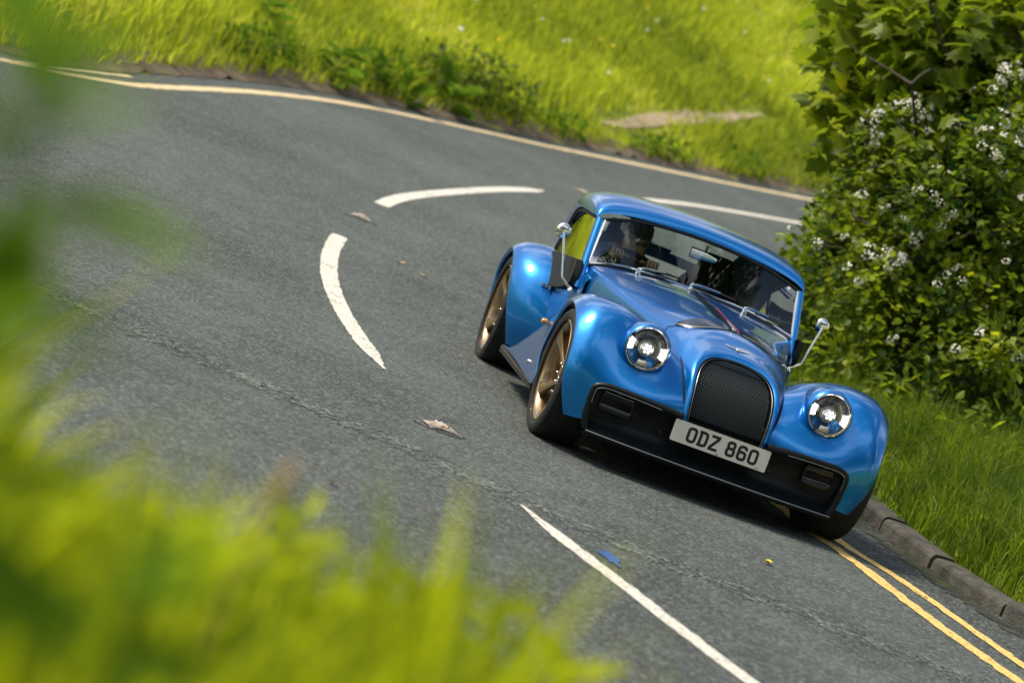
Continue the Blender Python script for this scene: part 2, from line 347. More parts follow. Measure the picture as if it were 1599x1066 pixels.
# road sheet between the two edges
nr = 300; eo = resamp(OUT, nr); ei = smooth_curve(INN, nr)
k = np.linspace(0, 1, 40)[None, :, None]
rg = eo[:, None]*(1-k)+ei[:, None]*k
rz = Fz(rg[..., 1])
road = gobj('road', np.concatenate([rg, rz[..., None]], 2), M['asphalt'])
at_ = road.data.attributes.new('across', 'FLOAT', 'POINT'); at_.data.foreach_set('value', np.tile(np.linspace(0, 1, 40), nr).astype(np.float32))
tag(road, 'grey asphalt road bending uphill round the corner', kind='structure')
def ribbon(P, wd, lift, jitter=0, ends=None):
    """flat strip along plan curve P; wd width (scalar/array)"""
    P = np.asarray(P); wd = np.broadcast_to(wd, (len(P),)).astype(float).copy()
    T = np.gradient(P, axis=0); T /= np.linalg.norm(T, axis=1)[:, None]; Nn = np.stack([-T[:, 1], T[:, 0]], 1)
    j1 = rng.normal(0, jitter, len(P)); j2 = rng.normal(0, jitter, len(P))
    a = P+Nn*(wd/2+j1)[:, None]; b = P-Nn*(wd/2+j2)[:, None]
    Gd = np.stack([a, P, b], 1); z = Fz(Gd[..., 1])+lift
    return np.concatenate([Gd, z[..., None]], 2)
cenc = smooth_curve(CEN, 2000)
cs = np.concatenate([[0], np.cumsum(np.linalg.norm(np.diff(cenc, axis=0), axis=1))])
def along(xy): return cs[np.argmin(((cenc-np.array(xy))**2).sum(1))]
def dash(p0, p1, taper0=.25, taper1=.25, wd=.125):
    s0, s1 = along(p0), along(p1); s = np.linspace(s0, s1, int((s1-s0)/.05)+8)
    P = np.stack([np.interp(s, cs, cenc[:, 0]), np.interp(s, cs, cenc[:, 1])], 1)
    W_ = wd*np.clip((s-s0)/max(taper0, 1e-3)+.12, 0, 1)*np.clip((s1-s)/max(taper1, 1e-3)+.12, 0, 1)
    return gobj('painted_dash', ribbon(P, W_, .004, .003), M['wpaint'], road, smooth=False)
dash((1.5, -10.2), (-1.22, -2.56), .1, .55, .10); dash((-1.62, .40), (-1.61, 6.1), .7, .02, .122); dash((-1.14, 8.98), (1.04, 15.29), .02, .5, .135); dash((2.58, 18.18), (6.6, 23.8), .5, .1, .135)
def yline(P, wd, lift=.004, m='ypaint'): return gobj('yellow_line', ribbon(P, wd, lift, .006), M[m], road, smooth=False)
yline(yel[:-4], .13, m='yfar')
yline(smooth_curve(np.array([(-6.2, 5.6), (-5.3, 8.05), (-4.62, 9.25), (-4.31, 9.83), (-3.96, 10.62), (-3.56, 11.5), (-3.46, 11.75)]), 90), .075, m='yfar')
KI = smooth_curve(np.array([(3.2, -8.2), (1.62, -4.6), (1.1, -2.63), (.945, -1.65), (.85, -.7), (.77, -.2), (.69, .5), (.63, 1.5), (.62, 3), (.68, 5), (.98, 7.7), (1.5, 10), (2.35, 12.2), (3.6, 14.8), (5.3, 17.5), (7.6, 20.4)]), 420)
KO = smooth_curve(np.array([(3.5, -8.1), (1.9, -4.5), (1.34, -2.45), (1.19, -1.4), (1.06, -.6), (.92, -.1), (.86, .6), (.81, 1.5), (.80, 3), (.86, 5), (1.16, 7.65), (1.68, 9.9), (2.53, 12.1), (3.78, 14.7), (5.5, 17.4), (7.8, 20.3)]), 420)
yline(KI, .10); yline(KO, .085)
# mossy strip in the gutter, soil at the far edge
gut = offset(smooth_curve(INN, 700), .10); gobj('gutter_strip', ribbon(gut[40:], .19, .005, .022), M['moss'], road, smooth=False)
so_ = offset(resamp(OUT[8:], 260), .16); sg = ribbon(so_, .36, 0, .012); sg[..., 2] = np.maximum(sg[..., 2]+.008, height(sg[..., :2].reshape(-1, 2))[0].reshape(sg.shape[:2])+.02); gobj('verge_soil_strip', sg, M['soil'], road, smooth=False)
# longitudinal joint in the asphalt
J = smooth_curve(np.array([(-4.2, -.7), (-3.15, -1.32), (-2.78, -1.5), (-2.39, -1.74), (-2.09, -1.87), (-1.68, -2.1), (-1.36, -2.37), (-.97, -2.58), (-.69, -2.68), (-.41, -2.76), (.2, -2.9), (.9, -3.05)]), 500)
gobj('joint_strip', ribbon(J, .26, .003, .05), M['joint'], road, smooth=False)
ch = MB()
for i in range(160):
    p = J[rng.integers(0, len(J))]+rng.normal(0, .06, 2); s = rng.uniform(.002, .0045)
    a = rng.uniform(0, 6.28, 3); q = Matrix.Rotation(a[0], 3, 'Z'); ch.box((p[0], p[1], s*.3+.004), (s*2.4, s*1.5, s), np.array(q))
tag(ch.obj('loose_chippings', M['joint'], road, smooth=False), kind='stuff')
P = np.array([(-.905+.04*math.cos(t)*(1+.35*math.sin(3*t)), -3.15+.13*math.sin(t)*(1+.3*math.sin(5*t+1))) for t in np.linspace(0, 6.283, 36, endpoint=False)])
obj('spray_mark', mesh('spray_mark', np.c_[P, np.full(36, .0055)], [tuple(range(36))], M['bluepaint'], False), road)
# kerb of separate stones
kerb = empty('kerb'); tag(kerb, 'dark weathered kerb stones along the inside of the bend', kind='structure')
kc = smooth_curve(INN, 3000); ks = np.concatenate([[0], np.cumsum(np.linalg.norm(np.diff(kc, axis=0), axis=1))])
def kat(s): return np.array([np.interp(s, ks, kc[:, 0]), np.interp(s, ks, kc[:, 1])])
s = 2.0
prof = np.array([(-.012, -.12), (-.004, .062), (.004, .078), (.018, .088), (.05, .091), (.13, .092), (.147, .084), (.15, -.12)])
while s < ks[-1]-1:
    Ln = .90; a, b = s+.008, s+Ln-.008; rows = []
    sag = rng.normal(0, .006); tw = rng.normal(0, .006)
    for u in np.linspace(a, b, 7):
        p = kat(u); t = kat(u+.05)-kat(u-.05); t /= np.linalg.norm(t); nn = np.array([t[1], -t[0]])
        e = .006 if u in (a, b) else 0
        rows.append([(*(p+nn*(x+tw+e*.3)), float(Fz(p[1]))+z+sag-(e if z > .05 else 0)) for x, z in prof])
    mb = MB().grid(np.array(rows)); n = len(prof); k0 = len(mb.V)-n
    mb.F += [tuple(range(n)), tuple(range(k0, k0+n))]
    mb.obj('kerb_stone', M['kerb'], kerb, smooth=False, bevel=.004); s += Ln

# ------------------------------------------------------------------ road studs and litter
def stud(x, y, rz, label):
    e = empty('road_stud', (x, y, float(Fz(y))), rz); e.scale = (.8, .8, .8); e.rotation_euler = (math.atan(float(Fz(y+.1)-Fz(y-.1))/.2), 0, rz); tag(e, label, 'road stud', 'reflecting studs on the centre line')
    t = np.linspace(0, 6.283, 30, endpoint=False); P = np.stack([.17*np.cos(t)*(1+.06*np.sin(3*t)), .13*np.sin(t), np.full(30, .005)], 1)
    obj('bitumen_patch', mesh('bitumen_patch', P, [tuple(range(30))], M['patch'], False), e)
    a = MB().grid(loft([[(-.10, -.075, 0), (-.10, -.06, .012), (-.10, .06, .012), (-.10, .075, 0)], [(-.05, -.08, .0), (-.05, -.06, .028), (-.05, .06, .028), (-.05, .08, 0)], [(.05, -.08, .0), (.05, -.06, .028), (.05, .06, .028), (.05, .08, 0)], [(.10, -.075, 0), (.10, -.06, .012), (.10, .06, .012), (.10, .075, 0)]], 14, 12))
    a.obj('housing', M['steel_rub'], e)
    MB().box((0, 0, .022), (.07, .10, .03)).obj('rubber_insert', M['straw_light'], e, smooth=False, bevel=.006)
    for sx in (-1, 1):
        for sy in (-1, 1):
            MB().lathe([(.0, 0), (.008, .0), (.011, .006), (.011, .014)], 10, (sy*.018, -.062 if sx < 0 else .048, .03), 'y').obj('glass_bead', M['amber' if sx < 0 else 'chrome'], e)
M['straw_light'] = mat('weathered_rubber', (.46, .41, .33), .7)
M['steel_rub'] = noise_mat('worn_casting', (.14, .12, .10), (.42, .37, .31), 30, .6, .3)
stud(-1.45, -1.12, .25, 'reflecting road stud in the gap nearest the car front wheel')
stud(-1.38, 7.62, -.1, 'reflecting road stud between two curved dashes left of the car')
stud(1.63, 16.56, -.45, 'small reflecting road stud just behind the car roof')
def litter(x, y, s, rz, label, m='straw'):
    t = np.linspace(0, 6.283, 9, endpoint=False)
    P = [(s*math.cos(a), .5*s*math.sin(a), .006+.012*abs(math.cos(a))*(s/.04)) for a in t]
    o = obj('fallen_leaf', mesh('fallen_leaf', P+[(0, 0, .003)], [(i, (i+1) % 9, 9) for i in range(9)], M[m], False)); o.location = (x, y, float(Fz(y))+.004); o.rotation_euler = (0, 0, rz)
    tag(o, label, 'leaf', 'scraps lying on the road')
litter(-1.17, 5.76, .045, .3, 'tan dry leaf scrap left of the rear wheel, farther from the car')
litter(-1.0, 5.5, .04, -.6, 'pale dry leaf scrap left of the rear wheel, nearer the car')
litter(.1, -1.74, .035, 1.2, 'small yellow leaf on asphalt in front of the bumper', 'yellow')
litter(-2.13, -3.69, .03, .2, 'tiny dark scrap on the asphalt beside the foreground grass', 'soil')

# ------------------------------------------------------------------ grass
def proj(P):
    d = np.asarray(P)-CAM; z = d@FW
    return 799.5+FPX*(d@RT)/z, 533-FPX*(d@UP)/z, z
def in_view(P, mx=140, my=120):
    x, y, z = proj(P); return (z > .3) & (x > -mx) & (x < 1599+mx) & (y > -my) & (y < 1066+my)
def blades(name, P, h, wd, lean, material, bend=.35):
    """P (n,3) roots -> one mesh of bent tapering blades"""
    n = len(P); a = rng.uniform(0, 2*math.pi, n); l = np.abs(rng.normal(0, lean, n)); D = np.stack([np.cos(a), np.sin(a), np.zeros(n)], 1)
    f = rng.uniform(0, 2*math.pi, n); S = np.stack([np.cos(f), np.sin(f), np.zeros(n)], 1)*(wd/2)[:, None]
    Z = np.array([0, 0, 1.]); mid = P+(Z*.55+D*(l*.3)[:, None])*h[:, None]; tip = P+(Z*(1-.25*np.minimum(l, 1.2))[:, None]+D*(l*(.7+bend))[:, None])*h[:, None]
    V = np.stack([P-S, P+S, mid+S*.8, mid-S*.8, tip], 1).reshape(-1, 3); b = np.arange(n)*5
    loops = np.stack([b, b+1, b+2, b+3, b+3, b+2, b+4], 1).ravel(); sizes = np.tile([4, 3], n)
    return obj(name, fast_mesh(name, V, loops, sizes, material))
def scatter(n, x0, x1, y0, y1):
    return np.stack([rng.uniform(x0, x1, n), rng.uniform(y0, y1, n)], 1)
def prep(Q, cond):
    hh, d, outer = height(Q); ok = cond(d, outer, Q); Q = Q[ok]; P = np.c_[Q, hh[ok]-.015]; v = in_view(P+np.array([0, 0, .15])); return P[v], d[ok][v]
# hillside: clumps of varying height
P, d = prep(scatter(620000, -20, 28, 8, 52), lambda d, o, Q: (d > .12) & o & (rng.random(len(Q)) < np.clip(26/np.maximum(Q[:, 1], 8), .25, 1)))
clump = .5+.5*wob(P[:, :2], 1.1); big = .5+.5*wob(P[:, :2], .33)
dist = np.linalg.norm(P-CAM, axis=1)
PATH = smooth_curve(np.array([(2.6, 23.2), (3.3, 24.3), (4.4, 26.4), (5.4, 28.3), (6.0, 29.3)]), 80)
pd_ = segdist(P[:, :2], PATH); tr = .42*np.exp(-(pd_/.2)**4)     # trodden track
ok = rng.random(len(P)) > tr; P, d, clump, big, dist, pd_ = (a[ok] for a in (P, d, clump, big, dist, pd_))
h = (.13+.15*np.clip(clump, 0, 1.3)+.12*np.clip(big, 0, 1.2))*rng.uniform(.6, 1.25, len(P))*(1-.72*np.exp(-(pd_/.30)**2))*np.where(d < .5, .75, 1)
hill = blades('hillside_grass', P, h, .005+.0006*dist*rng.uniform(.6, 1.2, len(P)), .45, M['grass_far'])
tag(hill, 'sunlit long meadow grass covering the hillside', 'grass', kind='stuff')
print('hill blades', len(P))
# dirt track sheet (follows the verge)
tp = PATH
tw_ = .15*np.sin(np.linspace(.15, math.pi-.1, len(tp)))
Tn = np.gradient(tp, axis=0); Tn /= np.linalg.norm(Tn, axis=1)[:, None]; Nn = np.stack([-Tn[:, 1], Tn[:, 0]], 1)
rows = np.stack([tp+Nn*(tw_*k)[:, None] for k in (-1, -.5, 0, .5, 1)], 1); hh = height(rows.reshape(-1, 2))[0].reshape(rows.shape[:2])
tag(gobj('path', np.concatenate([rows, (hh+.015)[..., None]], 2), M['track']), 'bare trodden earth path on the hillside', kind='structure')
# right verge beside the kerb
P, d = prep(scatter(330000, 1.2, 8, -5, 9), lambda d, o, Q: (d > .13) & ~o & (d < 4.2))
h = (.13+.17*np.clip(.5+.5*wob(P[:, :2], 2.6), 0, 1.3)+.12*sm(d, .3, .9))*rng.uniform(.45, 1.4, len(P))
keep = rng.random(len(P)) < np.where(d < .4, .5, .72)*np.where(P[:, 1] > 5, .45, 1); P, h, d = P[keep], h[keep], d[keep]
print('verge blades', len(P))
vg = blades('verge_grass', P, h, rng.uniform(.006, .014, len(P)), .6, M['grass_near'], .6)
tag(vg, 'long green grass on the verge behind the kerb', 'grass', kind='stuff')
# foreground bank right in front of the camera
Q = scatter(9000, -4.2, -1.75, -11.9, -9.9); hh, d, o = height(Q); ok = d > .05; P = np.c_[Q, hh][ok]
lat = P[:, 0]+3.28-.155*(P[:, 1]+13.9)
dep = (P-CAM)@FW; top = 1.69-.168*dep-.07*sm(lat/dep, .00, .07)+.14*sm(-lat/dep, .13, .20)+.030*np.sin(27*lat/dep+1)+.035*np.sin(61*lat/dep)
h = np.clip((top-P[:, 2]), .05, .6)*np.where(rng.random(len(P)) < .08, rng.uniform(.95, 1.12, len(P)), .25+.75*rng.beta(1.6, 1.8, len(P)))
ok = (top-P[:, 2] > .08) & (dep > 1.5); P, h = P[ok], h[ok]
fg = blades('foreground_grass', P, h, np.where(rng.random(len(P)) < .3, rng.uniform(.012, .034, len(P)), rng.uniform(.004, .012, len(P))), .4, M['grass_fore'], .5)
tag(fg, 'blurred yellow-green grass close to the camera', 'grass', kind='stuff')

# ------------------------------------------------------------------ shrubs and plants
def leaf_shape(kind):
    if kind == 'maple':      # five-lobed leaf in the xy plane, stem at origin, length 1
        o = [(0, 0), (.16, .03), (.44, -.04), (.36, .15), (.60, .30), (.40, .40), (.50, .68), (.27, .60), (.14, .74), (0, 1.0)]
        o = o+[(-x, y) for x, y in o[-2:0:-1]]
        V = [(x, y, -.10*abs(x)+.05*math.sin(y*3)-.10*y*y) for x, y in o]+[(0, .40, .02)]; n = len(o)
        return np.array(V), [(i, (i+1) % n, n) for i in range(n)]
    if kind == 'haw':
        o = [(0, 0), (.22, .25), (.38, .45), (.24, .62), (.28, .85), (0, 1), (-.28, .85), (-.24, .62), (-.38, .45), (-.22, .25)]
        V = [(x, y, .18*abs(x)-.12*y*y) for x, y in o]; return np.array(V), [(0, 1, 2, 3, 4, 5), (0, 5, 6, 7, 8, 9)]
    o = [(0, 0), (.16, .2), (.24, .5), (.15, .8), (0, 1), (-.15, .8), (-.24, .5), (-.16, .2)]
    V = [(x, y, .25*abs(x)-.25*y*y) for x, y in o]; return np.array(V), [(0, 1, 2, 3, 4), (0, 4, 5, 6, 7)]
def frames(D, roll=None):
    """rotation matrices with local +y along D and +z near up"""
    n = len(D); D = D/np.linalg.norm(D, axis=1)[:, None]; up = np.array([0, 0, 1.])+rng.normal(0, .45, (n, 3))
    X = np.cross(D, up); X /= np.linalg.norm(X, axis=1)[:, None]+1e-9; Z = np.cross(X, D)
    return np.stack([X, D, Z], 2)
def leaves(name, P, D, size, kind, material, parent=None):
    V, Fc = leaf_shape(kind); Rm = frames(D); n = len(P); k = len(V)
    A = np.einsum('nij,kj->nki', Rm, V)*size[:, None, None]+P[:, None]
    lo = np.concatenate([np.array(f) for f in Fc]); sz = np.array([len(f) for f in Fc])
    loops = (lo[None]+(np.arange(n)*k)[:, None]).ravel()
    return obj(name, fast_mesh(name, A.reshape(-1, 3), loops, np.tile(sz, n), material), parent)
def sph(n):
    v = rng.normal(0, 1, (n, 3)); return v/np.linalg.norm(v, axis=1)[:, None]
def crown_points(blobs, dens, shell=.55):
    """blobs: (x,y,z,r) list; leaf positions in the outer shell of the union, directions outward-ish"""
    P, D = [], []
    B = np.array(blobs)
    for x, y, z, r in blobs:
        n = int(dens*r*r); v = sph(n); rr = r*(1-shell*rng.random(n)**1.8); bump = 1+.12*np.sin(7*v[:, 0]+3*x)+.10*np.sin(9*v[:, 2]+5*v[:, 1]+y)
        p = np.array([x, y, z])+v*(rr*bump)[:, None]; P.append(p); D.append(v)
    P = np.concatenate(P); D = np.concatenate(D)
    inner = np.zeros(len(P), bool)
    for x, y, z, r in blobs: inner |= ((P-np.array([x, y, z]))**2).sum(1) < (.42*r)**2
    P, D = P[~inner], D[~inner]
    return P, D+rng.normal(0, .55, D.shape)+np.array([0, 0, -.15])
def limbs(name, base, blobs, r0, parent, material=None):
    mb = MB(); base = np.array(base, float); B = [np.array(b[:3]) for b in blobs]; top = np.mean(B, 0)
    P = spl([base, base+(top-base)*.4+rng.normal(0, .06, 3), base+(top-base)*.9], 9); mb.tube(P, np.linspace(r0, r0*.4, 9), 9)
    for b in B:
        j = rng.integers(2, 8); s = P[j]; mid = (s+b)/2+rng.normal(0, .12, 3)+np.array([0, 0, .08]); Q = spl([s, mid, b+(b-s)*.25], 7); mb.tube(Q, np.linspace(r0*.4, r0*.08, 7), 6)
        for _ in range(4):
            q = Q[rng.integers(3, 7)]; e = q+sph(1)[0]*rng.uniform(.25, .6); mb.tube(spl([q, (q+e)/2+rng.normal(0, .04, 3), e], 5), np.linspace(r0*.10, r0*.03, 5), 5)
    return mb.obj(name, material or M['bark'], parent)
# hawthorn filling the right side
def gz(x, y): return float(height(np.array([[x, y]]))[0][0])
hb = []
for x, y, z, r in [(3.0, 5.2, .75, .62), (3.7, 5.0, .95, .8), (4.6, 4.9, .8, .8), (5.4, 4.6, .9, .9), (2.75, 6.0, 1.15, .62), (3.3, 5.6, 1.75, .72), (4.2, 5.4, 1.8, .85), (5.1, 5.2, 1.9, .95), (3.0, 6.4, 1.9, .6), (3.6, 6.0, 2.45, .6), (4.5, 5.8, 2.6, .75), (5.5, 5.6, 2.7, .8), (6.2, 5.0, 1.4, 1.0), (3.4, 7.2, 1.2, .8), (4.6, 6.8, 2.0, 1.0), (5.0, 6.2, 3.2, .6), (6.3, 5.6, 2.5, .9)]:
    hb.append((x-(.62 if z > 1 else .55), y, z+.12, r))
for x, y, z, r in list(hb):
    for _ in range(5):
        v = sph(1)[0]; hb.append((x+v[0]*r*.95, y+v[1]*r*.95, z+abs(v[2])*r*.95, r*rng.uniform(.18, .34)))
hawthorn = empty('hawthorn_bush', (4.3, 5.9, gz(4.3, 5.9))); tag(hawthorn, 'dense hawthorn bush with white blossom right of the car', 'bush')
def child_world(o, parent):          # keep world placement under an Empty
    o.parent = parent; o.matrix_parent_inverse = Matrix.Translation(-Vector(parent.location)); return o
child_world(limbs('trunk', (4.3, 5.9, gz(4.3, 5.9)-.1), hb[:17], .10, None), hawthorn)
P, D = crown_points(hb, 3900, .6); ok = P[:, 2] > .18; P, D = P[ok], D[ok]
child_world(leaves('crown', P, D, rng.uniform(.042, .092, len(P)), 'haw', M['haw']), hawthorn); print('hawthorn leaves', len(P))
hawthorn.children[-1]['kind'] = 'stuff'
# blossom sprays, each a small head of florets
def blossom_mesh():
    mb = MB()
    for i in range(15):
        v = sph(1)[0]; v[2] = abs(v[2])*.8; c = v*np.array([.05, .05, .03]); a0 = rng.uniform(0, 6); nrm = v+np.array([0, 0, .6]); nrm /= np.linalg.norm(nrm)
        u = np.cross(nrm, [1, 0, .1]); u /= np.linalg.norm(u); w_ = np.cross(nrm, u); r_ = .013
        V = [c]+[c+r_*(math.cos(a0+t)*u+math.sin(a0+t)*w_)*(1 if k % 2 else .6)+nrm*.003 for k, t in enumerate(np.linspace(0, 6.283, 10, endpoint=False))]
        mb.add(V, [(0, 1+k, 1+(k+1) % 10) for k in range(10)])
    return mb.mesh('blossom', M['petal'], False)
bms = [blossom_mesh() for _ in range(4)]
nb = 0
camdir = CAM-np.array([3, 5.5, 1.8]); camdir /= np.linalg.norm(camdir)
centres = [(x_-.95, y_, z_+.1) for x_, y_, z_ in [(3.1, 5.9, 2.55), (3.45, 5.7, 2.75), (3.0, 5.9, 2.2), (3.7, 5.3, 2.4), (4.2, 5.0, 2.1), (4.6, 5.0, 2.9), (3.9, 5.0, 1.6), (4.3, 4.8, 1.2), (3.6, 5.0, 1.15), (4.8, 5.1, 3.2), (3.2, 5.3, 1.4), (4.9, 4.5, 1.6), (3.0, 6.0, 2.75), (3.3, 5.7, 2.6), (4.0, 5.2, 2.5)]]
cand = []
for x, y, z, r in hb:
    v = sph(60)+camdir*.9+np.array([0, 0, .35]); v /= np.linalg.norm(v, axis=1)[:, None]; p = np.array([x, y, z])+v*r*1.05
    for q, vv in zip(p, v):
        if all(np.linalg.norm(q-np.array(b_[:3])) > b_[3]*.98 for b_ in hb): cand.append((q, vv))
cand = [c for c in cand if c[0][2] > .7]
wgt = np.array([sum(math.exp(-np.sum((c[0]-np.array(k_))**2)/.10) for k_ in centres)+.45 for c in cand]); wgt /= wgt.sum()
for i in rng.choice(len(cand), min(270, len(cand)), replace=False, p=wgt):
    p, v = cand[i]; o = obj('blossom', bms[nb % 4]); o.location = p; o.rotation_euler = Vector(v).to_track_quat('Z', 'Y').to_euler(); s = rng.uniform(.45, 1.0); o.scale = (s, s, s); child_world(o, hawthorn); nb += 1
# sycamore sapling behind/left of the hawthorn
sb = [(2.9, 6.7, 2.9, .45), (3.5, 6.5, 3.2, .5), (4.2, 6.4, 3.4, .5), (2.6, 7.1, 1.05, .55), (2.4, 7.2, 1.6, .48), (2.35, 7.3, 2.2, .5), (1.95, 7.2, 2.75, .55), (1.95, 7.3, 3.35, .65), (2.9, 7.4, 3.7, .75), (3.7, 7.4, 3.8, .85), (2.6, 6.9, 2.6, .55), (2.2, 6.8, 1.35, .34), (4.4, 7.2, 3.9, .9), (2.1, 6.5, 3.0, .45), (2.0, 6.9, 2.3, .42), (2.9, 6.6, 3.3, .5), (2.1, 6.9, 1.0, .28), (2.25, 5.7, 1.25, .24), (2.1, 6.0, 1.6, .26), (2.1, 6.1, 1.95, .24), (2.2, 6.0, 2.3, .24)]
sy = empty('sycamore_tree', (3.9, 7.9, gz(3.9, 7.9))); tag(sy, 'young sycamore tree with large lobed leaves behind the hawthorn bush', 'tree')
child_world(limbs('trunk', (3.9, 7.9, gz(3.9, 7.9)-.1), sb, .11, None), sy)
P, D = crown_points(sb, 900, .6); size = rng.uniform(.11, .22, len(P))
front = (P-CAM)@FW; order = np.argsort(front-size*4); isleaf = np.zeros(len(P), bool)
vis = in_view(P, 20, 20); order = [i for i in order if vis[i]][:260]; isleaf[order] = True
D[:, 2] -= .35
child_world(leaves('crown', P[~isleaf], D[~isleaf], size[~isleaf], 'maple', M['maple']), sy); sy.children[-1]['kind'] = 'stuff'
V, Fc = leaf_shape('maple'); lm = [mesh('leaf', V*np.array([1, 1, s]), Fc, M['maple'], False) for s in (.6, 1.2, 2.0)]
Rm = frames(D)
for n_i, i in enumerate(np.where(isleaf)[0]):
    o = obj('leaf', lm[n_i % 3]); mt = Matrix(Rm[i].tolist()).to_4x4(); o.location = P[i]; o.rotation_euler = mt.to_euler(); s = float(size[i]); o.scale = (s, s, s); child_world(o, sy)
# bramble and low shrubs at the verge behind the car
bb = [(2.55, 3.5, .30, .26), (3.0, 3.0, .32, .30), (3.45, 2.5, .32, .30), (3.9, 2.0, .34, .32), (2.1, 5.2, .4, .36), (2.35, 4.3, .36, .34), (2.9, 3.9, .38, .38), (3.4, 3.4, .36, .36), (2.35, 6.6, .45, .38), (2.75, 5.9, .5, .42), (3.3, 5.3, .45, .45), (4.1, 4.6, .42, .45), (4.8, 4.1, .45, .5), (5.6, 3.8, .5, .55), (2.2, 7.6, .6, .4)]
br = empty('bramble_bush', (3.3, 5.3, gz(3.3, 5.3))); tag(br, 'low dark bramble thicket between the verge grass and the hawthorn', 'bush')
child_world(limbs('stems', (3.3, 5.4, gz(3.3, 5.4)-.05), bb, .03, None), br)
P, D = crown_points([(x, y, z+.12, r) for x, y, z, r in bb], 1900, .6); child_world(leaves('crown', P, D, rng.uniform(.06, .12, len(P)), 'plain', M['haw']), br); br.children[-1]['kind'] = 'stuff'
def low_shrub(sh, label):
    x0, y0 = sh[0][:2]; zb = gz(x0, y0); lb = empty('low_shrub', (x0, y0, zb)); tag(lb, label, 'shrub', 'shrubs along the far road edge')
    child_world(limbs('stems', (x0, y0, zb-.05), [(x, y, z+zb, r) for x, y, z, r in sh], .02, None), lb)
    P, D = crown_points([(x, y, z+gz(x, y), r) for x, y, z, r in sh], 2600, .6); child_world(leaves('crown', P, D, rng.uniform(.06, .13, len(P)), 'plain', M['haw'] if len(sh) > 3 else M['weed']), lb); lb.children[-1]['kind'] = 'stuff'
low_shrub([(.25, 20.15, .25, .34), (.65, 20.5, .28, .36), (-.1, 19.8, .2, .28), (1.1, 20.9, .22, .3)], 'largest dark low shrub on the far bank above the yellow line')
low_shrub([(-2.35, 16.2, .12, .22), (-2.1, 16.7, .15, .24), (-2.6, 15.8, .1, .18)], 'small low shrub at the far road edge, leftmost of the row')
low_shrub([(-.95, 18.4, .14, .24), (-.65, 18.8, .16, .26)], 'small low shrub at the far road edge, just left of the largest')
low_shrub([(1.75, 21.5, .10, .22), (2.1, 21.9, .1, .2)], 'small low shrub at the far road edge, just right of the largest')
low_shrub([(3.3, 23.4, .08, .2), (3.65, 23.8, .1, .2), (4.0, 24.2, .08, .18)], 'small low shrub at the far road edge below the earth path')
low_shrub([(5.0, 25.5, .08, .22), (5.35, 25.9, .08, .2)], 'small low shrub at the far road edge, rightmost of the row')
# leafy plants on the bank: rosettes of big leaves
def rosette(name, x, y, n, size, label, cat='plant', m='weed', lift=.25, group=None, z0=None, kind='plain', stem=0):
    z = gz(x, y) if z0 is None else z0; e = empty(name, (x, y, z)); tag(e, label, cat, group)
    V, Fc = leaf_shape(kind); me = mesh('leaf', V, Fc, M[m], False)
    if stem: MB().tube(spl([(0, 0, -.03), (.02, .01, stem*.5), (.0, .03, stem)], 6), np.linspace(.008, .004, 6), 6).obj('stem', M[m], e)
    for i in range(n):
        a = i*2.4+rng.uniform(-.3, .3); el = rng.uniform(.1, .9); d = np.array([[math.cos(a)*math.cos(el), math.sin(a)*math.cos(el), math.sin(el)]])
        o = obj('leaf', me, e); o.rotation_euler = Matrix(frames(d)[0].tolist()).to_euler(); s = size*rng.uniform(.6, 1.2); o.scale = (s, s, s)
        o.location = (0, 0, (lift*rng.random() if not stem else stem*(.2+.8*i/n)))
    return e
for i, (x, y, n, s, l) in enumerate([(-1.35, 17.6, 11, .42, 'bright leafy weed on the bank above the far road edge, tallest clump'), (-2.3, 17.3, 9, .36, 'leafy weed at the far road edge left of the tallest clump'), (.2, 19.5, 10, .40, 'dark leafy weed on the bank where the far verge bulges'), (-.4, 18.6, 9, .36, 'leafy weed between the bright clump and the verge bulge')]):
    rosette('leafy_weed', x, y, n, s, l, group='weeds on the far bank', lift=.35)
for x, y, l in ((1.95, -1.0, 'dock plant with broad leaves just behind the kerb, nearest the camera'), (2.15, -.55, 'dock plant in the verge grass behind the kerb, farther back')):
    rosette('dock_plant', x, y, 9, .17, l, group='docks in the verge', lift=.06)
# wild flowers on the hill
Pf, d = prep(scatter(2600, -8, 26, 14, 50), lambda d, o, Q: (d > 1.2) & o); mbf = [MB(), MB()]
for i, p in enumerate(Pf[:110]):
    t = np.linspace(0, 6.283, 7)[:-1]; r_ = rng.uniform(.018, .034); c = p+np.array([0, 0, rng.uniform(.25, .42)])
    mbf[0 if rng.random() < .6 else 1].add([c]+[c+np.array([r_*math.cos(a), r_*.5, r_*math.sin(a)*.8])*np.array([1, math.sin(a), 1]) for a in t], [(0, 1+k, 1+(k+1) % 6) for k in range(6)])
tag(mbf[0].obj('yellow_wildflowers', M['yellow'], smooth=False), 'tiny yellow flowers scattered over the hillside meadow', 'flowers', kind='stuff')
tag(mbf[1].obj('white_wildflowers', M['petal'], smooth=False), 'tiny white flowers scattered over the hillside meadow', 'flowers', kind='stuff')
